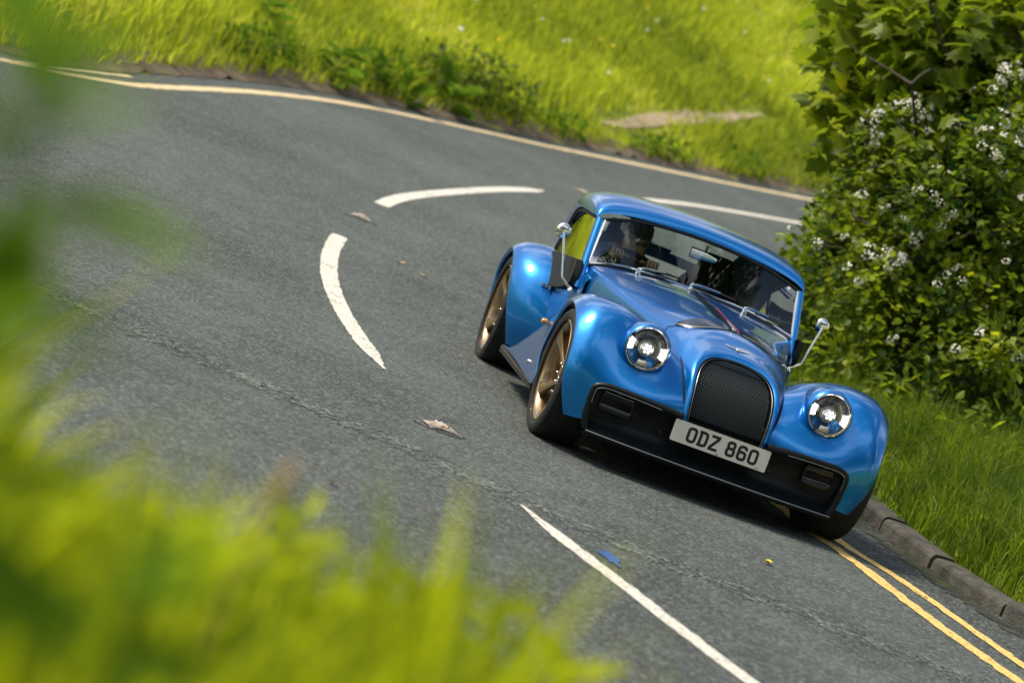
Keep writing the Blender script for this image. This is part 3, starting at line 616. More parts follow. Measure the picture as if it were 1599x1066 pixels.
# foreground plants close to the lens
for i, (x, y, n, s, st, l) in enumerate([(-3.33, -12.45, 34, .12, .74, 'tall dark blurred leafy stem at the left edge of the picture'), (-3.18, -12.15, 12, .09, .46, 'small blurred leafy sprig beside the tall stem')]):
    rosette('nettle_plant', x, y, n, s, l, group='plants close to the camera', m='weed', stem=st)
for i, (x, y, st, l) in enumerate([(-2.86, -11.35, .36, 'blurred seed stalk left of centre in the foreground grass'), (-2.66, -11.1, .30, 'blurred seed stalk nearest the white dash'), (-3.05, -11.2, .40, 'blurred seed stalk at the far left of the foreground grass')]):
    z = gz(x, y); e = empty('seed_stalk', (x, y, z)); tag(e, l, 'plant', 'plants close to the camera')
    MB().tube(spl([(0, 0, -.03), (.01, .0, st*.5), (.03, .02, st)], 7), np.linspace(.003, .0015, 7), 5).obj('stem', M['straw'], e)
    MB().tube(spl([(.028, .018, st-.01), (.034, .022, st+.02), (.04, .025, st+.05)], 7), [.002, .006, .008, .008, .007, .005, .001], 7).obj('seed_head', M['straw'], e)
spots = []
names = ['farthest left', 'second from the left', 'third from the left', 'fourth from the left', 'fifth from the left', 'sixth from the left', 'in the middle', 'sixth from the right', 'fifth from the right', 'fourth from the right', 'third from the right', 'second from the right', 'farthest right']
for i, l in enumerate(names): spots.append((-3.34+.072*i, -10.95+.045*i+rng.uniform(-.25, .25), l))
for x, y, l in spots:
    z = gz(x, y); dep_ = float((np.array([x, y, z])-CAM)@FW); st = max(.15, 1.66-.168*dep_-z-rng.uniform(0, .10))
    rosette('goosegrass_plant', x, y, 24, .085, 'blurred leafy weed in the foreground grass, '+l+' of its row', group='weeds in the foreground grass', m='grass_fore', stem=st)
# trees beyond the camera, seen as reflections in the paint
def far_tree(x, y, hgt, r, label):
    z = gz(x, y); e = empty('broadleaf_tree', (x, y, z)); tag(e, label, 'tree', 'roadside trees')
    bl = [(x+rng.normal(0, r*.55), y+rng.normal(0, r*.55), z+hgt*rng.uniform(.4, 1), r*rng.uniform(.45, .7)) for _ in range(9)]
    child_world(limbs('trunk', (x, y, z-.2), bl, .28, None), e); P, D = crown_points(bl, 260, .7)
    child_world(leaves('crown', P, D, rng.uniform(.25, .5, len(P)), 'plain', M['tree']), e); e.children[-1]['kind'] = 'stuff'
for i, (x, y, hh_, r) in enumerate([(-10, -25, 9, 3.8), (-2.5, -28, 12, 4.2), (5, -25, 9, 3.8), (12, -21, 10, 4), (-17, -17, 9, 3.6), (15, -9, 8, 3.4)]):
    far_tree(x, y, hh_, r, ['broadleaf tree behind the camera, left of the tallest', 'tallest broadleaf tree behind the camera', 'broadleaf tree behind the camera, right of the tallest', 'broadleaf tree far behind the camera to the right', 'broadleaf tree behind the camera at the far left', 'broadleaf tree out of frame beside the right verge'][i])

# ------------------------------------------------------------------ the car
car = empty('sports_car', (0, 0, 0)); tag(car, 'metallic blue retro sports car with long bonnet and bronze wheels', 'car')
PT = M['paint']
def mir(P, s): P = np.array(P, float).copy(); P[..., 0] *= s; return P
# bonnet and nose: half sections (side bottom -> centre), mirrored
S = [[(.205, -.462, .365), (.215, -.432, .48), (.216, -.372, .580), (.200, -.298, .650), (.155, -.243, .694), (.082, -.210, .714), (0, -.202, .720)],
     [(.222, -.452, .365), (.235, -.42, .485), (.240, -.352, .595), (.222, -.268, .673), (.172, -.206, .721), (.090, -.171, .744), (0, -.162, .751)],
     [(.250, -.40, .37), (.268, -.345, .50), (.276, -.25, .622), (.250, -.14, .706), (.192, -.07, .756), (.098, -.035, .784), (0, -.025, .792)],
     [(.296, -.15, .40), (.318, -.10, .54), (.330, -.02, .655), (.312, .06, .730), (.245, .12, .786), (.125, .16, .828), (0, .17, .838)]]
for y, xs_, zs_, zc in ((.58, .430, .772, .860), (.97, .525, .803, .880), (1.32, .598, .828, .893), (1.50, .626, .838, .895)):
    dy = .05+.09*sm(np.array(y), 1.0, 1.5)
    S.append([(xs_-.02, y-.05, zs_-.34), (xs_+.010, y-.03, zs_-.20), (xs_+.016, y-.01, zs_-.075), (xs_+.002, y, zs_-.016), (xs_-.045, y+.01, zs_+.012), (xs_*.52, y+dy*.7, zs_*.25+zc*.75-.002), (0, y+dy, zc)])
full = [list(s)+[(-x, y, z) for x, y, z in s[-2::-1]] for s in S]
BG = loft(full, 90, 61)
def nose_split(c): return c[1] < .115+.28*min(abs(c[0]), .4)**1.2
NC = lambda c: True
gobj('nose_cowl', BG, PT, car, keep=lambda c: c[1] < .13+.10*abs(c[0]))
gobj('bonnet', BG+np.array([0, 0, 0.0]), PT, car, keep=lambda c: c[1] >= .13+.10*abs(c[0]))
gp = [BG[np.argmin(np.abs(BG[:, j, 1]-(.13+.10*np.abs(BG[:, j, 0])))), j] for j in range(10, 51)]; MB().tube(np.array(gp)+[0, 0, .0], .0035, 5).obj('bonnet_gap', M['matte'], car)
# inner lip of nose opening
rim = BG[0]; gobj('grille_surround', np.stack([rim, rim*np.array([.975, 1, 1])+np.array([0, .012, -.004]), rim*np.array([.955, 1, 1])+np.array([0, .05, -.012])]), M['black'], car)
# bright thin trim round the grille
tr_ = MB().tube(rim*np.array([.955, 1, 1])+np.array([0, .0, -.006]), .0016, 6); tr_.obj('grille_trim', M['trim'], car)
# grille mesh: hexagonal lattice on the leaning curved plane
def bonnet_curve(z):           # y of the grille plane at height z, just inside the opening
    return np.interp(z, *GC)+.028
def half_w(z): return np.interp(z, [.36, .48, .58, .65, .694, .714, .720], [.190, .201, .202, .186, .142, .070, 0])
_g = spl(np.stack([[.365, .48, .58, .65, .694, .714, .720], [-.462, -.432, -.372, -.298, -.243, -.210, -.202]], 1), 80); GC = (_g[:, 0], _g[:, 1])
mb = MB(); a = .0088; row = 0; z = .372
while z < .716:
    off = (row % 2)*a*.866; x = -.21+off
    while x < .21:
        if abs(x) < half_w(z)-.004:
            V = []
            for rr in (1.0, .66):
                for k_ in range(6):
                    t = math.pi/6+k_*math.pi/3; px = x+rr*a*math.cos(t); pz = z+rr*a*math.sin(t)*.86; V.append((px, bonnet_curve(pz)-(.0 if rr == 1.0 else .0015), pz))
            mb.add(V, [(k_, (k_+1) % 6, 6+(k_+1) % 6, 6+k_) for k_ in range(6)])
        x += a*1.732
    z += a*1.5*.86; row += 1
g = mb.obj('grille_mesh', M['gm'] if 'gm' in M else mat('grille_black', (.026, .032, .034), .3, .6), car, smooth=False)
zz = np.linspace(.36, .716, 14); gobj('grille_backing', np.stack([[(half_w(z)*k_, bonnet_curve(z)+.03, z) for k_ in np.linspace(-1, 1, 7)] for z in zz]), M['matte'], car)
zz = np.linspace(.678, .708, 5); gobj('grille_badge_panel', np.stack([[(half_w(z)*.93*k_, bonnet_curve(z)-.006, z) for k_ in np.linspace(-1, 1, 9)] for z in zz]), M['gloss'], car)
# winged nose badge
mb = MB()
def on_bonnet(x, y):           # height of the bonnet surface
    k_ = np.argmin((BG[..., 0]-x)**2+(BG[..., 1]-y)**2); return BG.reshape(-1, 3)[k_][2]
for s in (-1, 1):
    for r_, (l, o_) in enumerate(((.072, .006), (.060, .0), (.046, -.006))):
        V = [(s*.008, -.105+o_-.004, 0), (s*l, -.093+o_, 0), (s*(l-.012), -.090+o_+.004, 0), (s*.008, -.105+o_+.004, 0)]
        V = [(x, y, on_bonnet(x, y)+.005) for x, y, _ in V]; mb.add(V, [(0, 1, 2, 3)])
bz = on_bonnet(0, -.105); mb.lathe([(0, .009), (.012, .008), (.015, .003), (.015, -.004)], 20, (0, -.105, bz), 'z')
mb.obj('wing_badge', M['chrome'], car, smooth=False)
# vents behind the nose cowl, bright lower lip, thin centre hinge rod and thin red strip
for s in (-1, 1):
    pts = [(.045, .175), (.11, .165), (.18, .15), (.25, .145), (.305, .165)]
    top, bot, lip = [], [], []
    for i, (x, y) in enumerate(pts):
        wv = (1.1, 1.6, 1.7, 1.2, .05)[i]; 
        top.append((s*x, y+.075*wv, on_bonnet(x, y+.075*wv)+.004)); bot.append((s*x, y-.03*wv, on_bonnet(x, y-.03*wv)+.006)); lip.append((s*x, y-.046*wv, on_bonnet(x, y-.046*wv)+.006))
    T_, B_, L_ = spl(top, 22), spl(bot, 22), spl(lip, 22)
    v = gobj('bonnet_vent', np.stack([T_, (T_+B_)/2+np.array([0, 0, .001]), B_]), M['gloss'], car)
    gobj('vent_lip', np.stack([B_+np.array([0, 0, .001]), (B_+L_)/2+np.array([0, -.001, .004]), L_]), M['trim'], v)
yy = np.linspace(.16, 1.56, 30); MB().tube([(0, y, on_bonnet(0, y)+.012) for y in yy], .006, 8).obj('centre_hinge', M['chrome'], car)
gobj('centre_channel', np.stack([[(-.022, y, on_bonnet(0, y)+.002), (0, y, on_bonnet(0, y)+.004), (.022, y, on_bonnet(0, y)+.002)] for y in yy]), M['gloss'], car)
MB().lathe([(0, .016), (.008, .015), (.011, .008), (.011, 0)], 14, (0, .155, on_bonnet(0, .155)+.004), 'z').obj('hinge_pin', M['chrome'], car)
MB().tube([(.030+.02*k_, y, on_bonnet(.03+.02*k_, y)+.006) for k_, y in zip(np.linspace(0, 1, 20), np.linspace(.12, .95, 20))], .0018, 6).obj('red_strip', M['red'], car)

# front fenders
FS = [[(.215, -.42, .34), (.36, -.445, .30), (.50, -.44, .26), (.62, -.425, .22), (.70, -.40, .197), (.745, -.385, .190), (.775, -.37, .187), (.79, -.355, .187), (.78, -.335, .20)],
      [(.228, -.425, .42), (.37, -.452, .412), (.50, -.448, .402), (.63, -.43, .385), (.735, -.405, .37), (.80, -.39, .36), (.845, -.37, .352), (.862, -.352, .347), (.85, -.335, .347)],
      [(.262, -.362, .53), (.38, -.365, .54), (.50, -.352, .54), (.63, -.368, .535), (.745, -.376, .525), (.815, -.365, .512), (.860, -.342, .50), (.874, -.325, .494), (.860, -.305, .49)],
      [(.285, -.20, .635), (.38, -.225, .655), (.50, -.235, .665), (.63, -.275, .682), (.75, -.290, .678), (.824, -.278, .652), (.868, -.262, .625), (.882, -.247, .612), (.868, -.232, .602)],
      [(.305, -.04, .650), (.40, -.07, .700), (.51, -.12, .742), (.64, -.175, .766), (.765, -.168, .757), (.840, -.152, .728), (.879, -.138, .698), (.890, -.126, .686), (.876, -.118, .672)],
      [(.330, .13, .640), (.41, .09, .698), (.52, .05, .752), (.65, .03, .782), (.775, .03, .776), (.846, .035, .752), (.882, .04, .722), (.892, .04, .708), (.877, .04, .695)],
      [(.380, .35, .605), (.445, .31, .655), (.545, .27, .718), (.665, .245, .752), (.785, .235, .745), (.852, .23, .715), (.886, .222, .680), (.894, .212, .662), (.88, .205, .648)],
      [(.445, .60, .52), (.50, .57, .575), (.58, .53, .635), (.69, .50, .662), (.795, .475, .645), (.862, .44, .610), (.892, .385, .545), (.902, .325, .495), (.887, .318, .49)],
      [(.53, .88, .42), (.58, .86, .47), (.65, .83, .525), (.73, .80, .548), (.805, .77, .538), (.864, .70, .505), (.888, .55, .42), (.90, .362, .34), (.885, .355, .34)],
      [(.60, 1.25, .36), (.64, 1.23, .39), (.69, 1.21, .405), (.75, 1.19, .408), (.81, 1.16, .400), (.866, 1.08, .372), (.884, .80, .30), (.896, .36, .215), (.88, .36, .22)],
      [(.65, 1.68, .235), (.69, 1.66, .255), (.73, 1.64, .265), (.77, 1.62, .268), (.82, 1.59, .262), (.866, 1.52, .245), (.878, 1.30, .232), (.886, .95, .212), (.87, .95, .22)],
      [(.66, 1.95, .175), (.70, 1.95, .180), (.74, 1.94, .183), (.78, 1.93, .184), (.82, 1.92, .183), (.85, 1.90, .205), (.86, 1.85, .205), (.865, 1.75, .205), (.85, 1.75, .21)]]
FS = [[(x if x < .75 else .75+(x-.75)*.89, y, z) for x, y, z in st_] for st_ in FS]
def fender_keep(c): return not (abs(c[0]) < .684 and c[2] < .388 and c[1] < -.2)
for s in (-1, 1):
    f = gobj('front_fender', mir(loft(FS, 110, 64), s), PT, car, keep=fender_keep)
    seam = mir(loft(FS, 110, 64)[8:62, 0], s); MB().tube(seam+np.array([0, -.004, .002]), .0035, 5).obj('panel_gap', M['matte'], f)
# rear fenders
RS = [[(.60, 2.03, .19), (.66, 2.045, .19), (.70, 2.06, .19), (.735, 2.085, .19), (.765, 2.11, .19), (.787, 2.135, .19), (.80, 2.16, .19), (.79, 2.18, .195)],
      [(.60, 1.955, .37), (.675, 1.985, .372), (.725, 2.01, .375), (.775, 2.04, .378), (.818, 2.075, .38), (.850, 2.11, .38), (.867, 2.14, .38), (.855, 2.16, .38)],
      [(.60, 2.02, .595), (.69, 2.05, .60), (.745, 2.072, .60), (.802, 2.10, .595), (.852, 2.14, .582), (.887, 2.18, .566), (.902, 2.21, .553), (.885, 2.225, .545)],
      [(.60, 2.20, .745), (.69, 2.225, .748), (.75, 2.245, .745), (.812, 2.27, .735), (.866, 2.30, .715), (.900, 2.33, .69), (.91, 2.35, .673), (.895, 2.36, .66)],
      [(.58, 2.50, .80), (.69, 2.505, .802), (.755, 2.51, .796), (.818, 2.515, .782), (.872, 2.52, .757), (.902, 2.52, .732), (.912, 2.52, .715), (.895, 2.52, .70)],
      [(.54, 2.86, .76), (.67, 2.84, .765), (.745, 2.82, .757), (.81, 2.79, .74), (.866, 2.755, .715), (.897, 2.72, .685), (.908, 2.70, .668), (.893, 2.69, .655)],
      [(.50, 3.12, .63), (.65, 3.08, .632), (.73, 3.04, .625), (.79, 3.00, .61), (.85, 2.95, .59), (.885, 2.90, .565), (.90, 2.87, .55), (.885, 2.855, .545)],
      [(.46, 3.26, .40), (.62, 3.21, .40), (.70, 3.16, .40), (.77, 3.10, .395), (.82, 3.03, .39), (.86, 2.96, .385), (.88, 2.92, .38), (.865, 2.90, .38)],
      [(.46, 3.22, .22), (.60, 3.18, .22), (.68, 3.13, .22), (.74, 3.07, .22), (.80, 3.0, .22), (.84, 2.94, .22), (.86, 2.90, .22), (.85, 2.885, .22)]]
for s in (-1, 1): gobj('rear_fender', mir(loft(RS, 70, 50), s), PT, car)
# wheel housings
for s in (-1, 1):
    for cy in (0, 2.52):
        gobj('wheel_housing', np.stack([[(s*x, cy+.378*math.cos(t), .34+.362*math.sin(t)) for t in np.linspace(-.45, math.pi+.45, 30)] for x in (.42, .76)]), M['matte'], car)
# body sides, tail, inner boxes and light-blocking underbody
for s in (-1, 1):
    sec = lambda y, k, zt: [(.60*k, y, .17), (.645*k, y, .30), (.662*k, y, .50), (.665*k, y, .70), (.652*k, y, zt-.02), (.62*k, y, zt+.005), (.59*k, y, zt)]
    sd = gobj('door', mir(loft([sec(1.50, .99, .815), sec(1.8, 1.0, .80), sec(2.1, 1.0, .79), sec(2.36, 1.0, .785)], 16, 26), s), PT, car)
    gobj('body_side', mir(loft([sec(1.28, .95, .78), sec(1.40, .975, .80), sec(1.495, .99, .812)], 8, 26), s), PT, car)
    gobj('rear_quarter', mir(loft([sec(2.365, 1.0, .785), sec(2.6, .98, .80), sec(2.9, .90, .80), sec(3.2, .78, .74)], 14, 26), s), PT, car)
tail = [[(x*k, y+.04*(1-abs(x)*1.2), z-.05*abs(x)**2) for x in (-.6, -.4, -.2, 0, .2, .4, .6)] for y, z, k in ((3.02, .845, 1), (3.2, .81, .95), (3.35, .72, .9), (3.42, .55, .85), (3.38, .35, .8), (3.3, .22, .78))]
gobj('tail', loft(tail, 24, 24), PT, car)
MB().box((0, 1.45, .20), (1.18, 3.55, .12)).obj('underbody_light_block', M['matte'], car, smooth=False)  # unseen dark box added under the body to block light
MB().box((0, .25, .42), (.40, .8, .34)).obj('engine_block', M['matte'], car, smooth=False)
MB().box((0, 1.55, .42), (1.16, .06, .62)).obj('bulkhead', M['matte'], car, smooth=False)
MB().box((0, 2.95, .5), (1.06, .05, .55)).obj('rear_bulkhead', M['matte'], car, smooth=False)
for s in (-1, 1):
    sk = MB(); sk.box((s*.84, 1.17, .180), (.035, 1.45, .045)); k_ = sk.obj('side_skirt', M['matte'], car, smooth=False, bevel=.006)
    MB().box((s*.860, 1.17, .190), (.004, 1.40, .006)).obj('skirt_strip', M['bronze'], k_, smooth=False)
    am = MB().lathe([(0, .030), (.010, .028), (.015, .020), (.017, .008), (.017, 0)], 16, (0, 0, 0), 'x'); am.V = [(s*(.864+x), .64+y, .512+z) for x, y, z in am.V]; am.obj('side_repeater', M['amber'], car)
    bt = MB().lathe([(0, .014), (.010, .013), (.013, .006), (.015, 0)], 14, (0, 0, 0), 'x'); bt.V = [(s*(.868+x), .68+y, .275+z) for x, y, z in bt.V]; bt.obj('fender_bolt', M['steel'], car)
    # chrome door hinge with barrels
    hg = MB()
    for i in range(3): hg.tube([(s*(.685+.022*i), 2.035, .588+.006*i), (s*(.685+.022*i), 2.033, .614)], .008, 10)
    hg.box((s*.708, 2.05, .602), (.066, .02, .010)); hg.obj('door_hinge', M['chrome'], car)
    # black sidescreen panel on the door top
    o_ = [(1.40, .845), (2.24, .80), (2.36, .76), (2.40, .68), (2.34, .62), (2.2, .60), (1.8, .63), (1.48, .68), (1.38, .74)]
    o_ = spl(o_+[o_[0]], 48)[:-1]; n = len(o_); mb = MB(); xo = .672+.0*o_[:, 0]
    V = [(s*(.700), y, z) for y, z in o_]+[(s*.664, y, z) for y, z in (o_-o_.mean(0))*1.02+o_.mean(0)]
    mb.add(V, [tuple(range(n))]+[(i, (i+1) % n, n+(i+1) % n, n+i) for i in range(n)]); mb.obj('sidescreen_panel', M['fabric'], car)

# cabin: roof, pillars, glass
HS = [[(.640, 1.600, 1.098), (.605, 1.612, 1.132), (.46, 1.635, 1.166), (.23, 1.65, 1.188), (0, 1.655, 1.196)],
      [(.650, 1.618, 1.105), (.618, 1.635, 1.160), (.47, 1.655, 1.200), (.235, 1.668, 1.224), (0, 1.672, 1.232)],
      [(.664, 1.70, 1.108), (.634, 1.71, 1.178), (.48, 1.72, 1.226), (.24, 1.725, 1.250), (0, 1.73, 1.257)],
      [(.676, 1.90, 1.110), (.648, 1.90, 1.190), (.49, 1.90, 1.250), (.245, 1.90, 1.276), (0, 1.90, 1.283)],
      [(.676, 2.18, 1.085), (.650, 2.18, 1.182), (.49, 2.18, 1.252), (.245, 2.18, 1.281), (0, 2.18, 1.289)],
      [(.660, 2.42, .96), (.640, 2.46, 1.12), (.48, 2.50, 1.218), (.24, 2.50, 1.254), (0, 2.50, 1.262)],
      [(.655, 2.62, .80), (.62, 2.72, 1.0), (.47, 2.80, 1.115), (.235, 2.82, 1.155), (0, 2.83, 1.165)],
      [(.63, 2.90, .79), (.57, 2.98, .87), (.43, 3.05, .925), (.215, 3.09, .945), (0, 3.10, .95)]]
fullH = [list(s)+[(-x, y, z) for x, y, z in s[-2::-1]] for s in HS]
RG = loft(fullH, 80, 61)
def rear_hole(c): return abs(c[0]) < .46 and 2.62 < c[1] < 3.04 and c[2] < 1.2
roof = gobj('hard_top', RG, PT, car, keep=lambda c: not rear_hole(c))
gobj('rear_window', RG*np.array([1, 1, 1])-np.array([0, 0, .006]), M['glass'], car, keep=rear_hole)
gobj('roof_lining', RG*np.array([.985, 1, 1])-np.array([0, 0, .022]), M['matte'], car, keep=lambda c: not rear_hole(c) and c[1] > 1.64)
# windscreen frame
bl, bc, tl, tcn = np.array([.628, 1.43, .845]), np.array([0, 1.60, .893]), np.array([.598, 1.572, 1.098]), np.array([0, 1.652, 1.182])
bot = spl([bl, (.43, 1.545, .885), (.22, 1.59, .897), bc*[1, 1, 1]+np.array([0, 0, .006]), (-.22, 1.59, .897), (-.43, 1.545, .885), bl*[-1, 1, 1]], 40)
top = spl([tl, (.43, 1.62, 1.145), (.22, 1.645, 1.172), tcn, (-.22, 1.645, 1.172), (-.43, 1.62, 1.145), tl*[-1, 1, 1]], 40)
ws = gobj('windscreen', np.stack([bot*(1-k_)+top*k_ for k_ in np.linspace(0, 1, 8)]), M['glass'], car)
MB().tube(np.vstack([top[0], (top[0]+bot[0])/2, bot[0]]), .007, 8).tube(np.vstack([top[-1], (top[-1]+bot[-1])/2, bot[-1]]), .007, 8).tube(bot, .008, 8).obj('windscreen_frame', M['chrome'], ws)
MB().tube(bot+np.array([0, -.012, -.013]), .009, 6).tube(top+np.array([0, .0, .004]), .010, 6).obj('windscreen_seal', M['black'], ws)
for s in (-1, 1):
    rows = [[(s*(x+a), y+b, z) for a, b in ((-.018, -.014), (.005, -.022), (.024, -.010), (.028, .018), (.010, .035), (-.012, .03))] for x, y, z in spl([(.642, 1.375, .70), (.640, 1.40, .78), (.637, 1.46, .88), (.628, 1.53, 1.0), (.620, 1.595, 1.105)], 14)]
    gobj('windscreen_pillar', np.array(rows), PT, car, closed=True)
    tri = [[(s*.62, 1.43, .86), (s*.52, 1.50, .875), (s*.47, 1.52, .868)], [(s*.635, 1.39, .77), (s*.59, 1.42, .80), (s*.55, 1.45, .83)]]
    w_ = [(.645, 1.42, .80), (.672, 1.50, .805), (.690, 2.0, .79), (.685, 2.36, .80)]
    wt = [(.618, 1.58, 1.09), (.634, 1.66, 1.105), (.645, 2.0, 1.10), (.640, 2.36, 1.0)]
    a_, b_ = spl(w_, 16), spl(wt, 16)
    sw = gobj('side_window', mir(np.stack([a_*(1-k_)+b_*k_ for k_ in np.linspace(0, 1, 6)]), s), M['glass'], car)
    MB().tube(mir(b_, s), .008, 6).tube(mir(np.stack([a_[-1], b_[-1]]), s), .01, 6).obj('window_seal', M['black'], sw)
    # round chrome mirror on a stalk
    base, mid, head = np.array([s*.665, 1.42, .675]), np.array([s*.735, 1.44, .715]), np.array([s*.805, 1.53, .955])
    mr = MB().tube(np.vstack([base, (base+mid)/2+[0, 0, -.004], mid]), [.014, .011, .009], 10).tube(np.vstack([mid, mid*.5+head*.5, head]), [.0085, .0075, .0075], 10).obj('door_mirror', M['chrome'], car)
    cp = MB().lathe([(0, -.020), (.020, -.018), (.036, -.012), (.043, -.003), (.046, .008), (.044, .012)], 28, (head[0]-s*.0, head[1]+.02, head[2]+.005), 'y').obj('mirror_shell', M['chrome'], mr)
    MB().lathe([(.0, .011), (.043, .011)], 28, (head[0], head[1]+.02, head[2]+.005), 'y').obj('mirror_glass', M['gloss'], mr)
    MB().lathe([(0, .012), (.018, .010), (.024, 0), (.026, -.01)], 18, (base[0], base[1], base[2]-.004), 'z').obj('mirror_foot', M['chrome'], mr)
# wipers
for (px, py, pz), (tx, ty, tz) in (((-.33, 1.515, .885), (-.07, 1.575, .935)), ((.0, 1.565, .903), (.28, 1.565, .925)), ((.33, 1.515, .885), (.56, 1.475, .885))):
    p = np.array([px, py, pz]); t = np.array([tx, ty, tz]); d_ = t-p
    wp = MB().tube(spl([p+[0, -.02, .004], p+[-.005, -.035, .022], p+d_*.15+[0, -.02, .03], p+d_*.62+[0, -.014, .02]], 14), np.linspace(.009, .0055, 14), 8).obj('wiper', M['chrome'], car)
    MB().lathe([(0, .022), (.012, .02), (.016, .008), (.017, 0)], 14, tuple(p+[0, -.025, -.008]), 'z').obj('pivot_cap', M['chrome'], wp)
    MB().tube([p+d_*.28+[0, -.006, .012], p+d_*.62+[0, -.006, .016], t+[0, -.006, .0]], [.004, .009, .004], 6).obj('blade', M['matte'], wp)

# headlights
for s in (-1, 1):
    c = np.array([s*.502, -.362, .637])
    pod = [(.119, -.008), (.130, .006), (.135, .05), (.128, .13), (.112, .24), (.080, .36), (.03, .48)]
    rows = []
    for r_, a_ in pod:
        rows.append([(c[0]+r_*1.0*math.cos(t)+(-s*.02*a_), c[1]+a_, c[2]+.03*a_+r_*math.sin(t)) for t in np.linspace(0, 2*math.pi, 40, endpoint=False)])
    hl = gobj('headlight', np.array(rows), PT, car, closed=True); hl.data.transform(Matrix.Translation(-Vector(c))); hl.location = c; hl.scale = (.95, .95, .95); c = np.zeros(3)
    MB().lathe([(.118, .0), (.117, -.014), (.110, -.018), (.105, -.010), (.104, .02)], 48, tuple(c), 'y').obj('bezel', M['chrome'], hl)
    MB().lathe([(.104, .02), (.098, .045), (.075, .065), (.046, .070), (.046, .035), (.0, .04)], 48, tuple(c), 'y').obj('reflector', M['refl'] if 'refl' in M else M['chrome'], hl)
    pj = MB().lathe([(.043, .035), (.042, .010), (.036, -.004), (.02, -.014), (0, -.018)], 28, tuple(c), 'y').obj('projector', M['pj'], hl)
    for i in range(7):
        a_ = i*2*math.pi/6; r_ = 0 if i == 6 else .019
        MB().lathe([(0, -.024), (.006, -.021), (.0085, -.012)], 8, (c[0]+r_*math.cos(a_), c[1]+.004*(r_ > 0), c[2]+r_*math.sin(a_)), 'y').obj('light_diode', M['lamp'], hl)
    for sx, lo_ in ((-1, 0), (1, 0)):
        rows = [[(c[0]+r_*math.cos(t), c[1]+a_, c[2]+r_*math.sin(t)) for t in (np.linspace(-.36, .30, 8) if sx > 0 else np.linspace(math.pi-.36, math.pi+.30, 8))] for r_, a_ in ((.101, .004), (.090, -.002), (.076, .006))]
        gobj('running_light', np.array(rows), M['drl'], hl)
    rows = [[(c[0]+r_*math.cos(t), c[1]+a_, c[2]+r_*math.sin(t)) for t in np.linspace(-math.pi/2-.32, -math.pi/2+.32, 8)] for r_, a_ in ((.100, .004), (.085, .0), (.066, .010))]
    gobj('indicator_plate', np.array(rows), M['steel'], hl)
    MB().lathe([(.106, -.006), (.095, -.022), (.075, -.034), (.045, -.042), (.0, -.045)], 48, tuple(c), 'y').obj('lamp_glass', M['lens'], hl)

# front bumper: recessed black intake with rounded frame, splitter and side inserts
def yb(x): return -.478+.075*(np.abs(x)/.69)**2.4
xs = np.linspace(-.66, .66, 40)
bump = gobj('bumper', np.stack([[(x, yb(x)+d_, z) for x in xs] for z, d_ in ((.40, .03), (.33, .075), (.25, .085), (.19, .05), (.165, -.02))]), M['black'], car)
def frame(pts, r_, n=8): return MB().tube(pts, r_, n)
for s in (-1, 1):
    o_ = np.array([(.228, .392), (.40, .402), (.56, .405), (.64, .402), (.685, .385), (.700, .345), (.695, .25), (.682, .185), (.668, .160)])
    o2 = spl(o_, 60); P = np.array([(s*x, yb(x)-.016, z) for x, z in o2])
    rows = [[p+np.array([0, -.004, 0])+np.array([s*a_, b_, e_]) for a_, b_, e_ in ((0, 0, 0),)] for p in P]
    nrm = np.gradient(P, axis=0); nrm /= np.linalg.norm(nrm, axis=1)[:, None]; inw = np.cross(nrm, [0, 1, 0]); inw *= np.where((inw*(np.array([s*.4, 0, .27])-P)).sum(1) < 0, -1, 1)[:, None]
    gobj('bumper_frame', np.stack([P+inw*-.012+[0, .03, 0], P+inw*-.010+[0, .004, 0], P+[0, -.004, 0], P+inw*.014+[0, -.004, 0], P+inw*.022+[0, .004, 0], P+inw*.026+[0, .05, 0], P+inw*.03+[0, .095, 0]]), M['black'], bump)
    MB().tube(P[5:42]+inw[5:42]*.016+[0, -.006, 0], .0024, 6).obj('bright_edge', M['trim'], bump)
    # side insert
    cx, cz = .555, .318; hw, hh_ = .088, .052
    t = np.linspace(0, 2*math.pi, 48, endpoint=False); sq = np.stack([np.sign(np.cos(t))*np.abs(np.cos(t))**.22, np.sign(np.sin(t))*np.abs(np.sin(t))**.22], 1)
    rows = [[(s*(cx+k_*hw*a_), yb(cx+k_*hw*a_)+d_, cz+k2*hh_*b_) for a_, b_ in sq] for k_, k2, d_ in ((1.0, 1.0, .065), (.97, .97, .03), (.9, .86, .026), (.86, .34, .028), (.84, .30, .05))]
    ins = gobj('intake_insert', np.array(rows), M['gloss'], bump, closed=True)
    for zz_ in (cz+hh_*.95, cz-hh_*.33): MB().tube([(s*x, yb(x)+.026, zz_) for x in np.linspace(cx-.078, cx+.074, 8)], .0022, 5).obj('insert_edge', M['steel'], ins)
sp = gobj('splitter', np.stack([[(x, yb(x)+d_, z) for x in np.linspace(-.672, .672, 50)] for z, d_ in ((.172, .06), (.163, -.03), (.158, -.052), (.150, -.054), (.143, -.045), (.135, .25))]), M['gloss'], bump)
MB().tube([(x, yb(x)-.053, .1585) for x in np.linspace(-.668, .668, 50)], .0022, 5).obj('splitter_highlight', M['steel'], sp)  # steel line stands in for the highlight along the splitter's edge
gobj('lower_valance', np.stack([[(x, yb(x)+.10, z) for x in np.linspace(-.66, .66, 12)] for z in (.17, .12)]), M['matte'], bump)
for x, z in ((-.30, .265), (.30, .265)): MB().lathe([(0, -.008), (.010, -.006), (.013, 0), (.013, .03)], 16, (x, yb(x)+.075, z), 'y').obj('parking_sensor', M['gloss'], bump)
MB().box((0, -.455, .315), (.42, .05, .07)).obj('plate_bracket', M['matte'], bump, smooth=False)

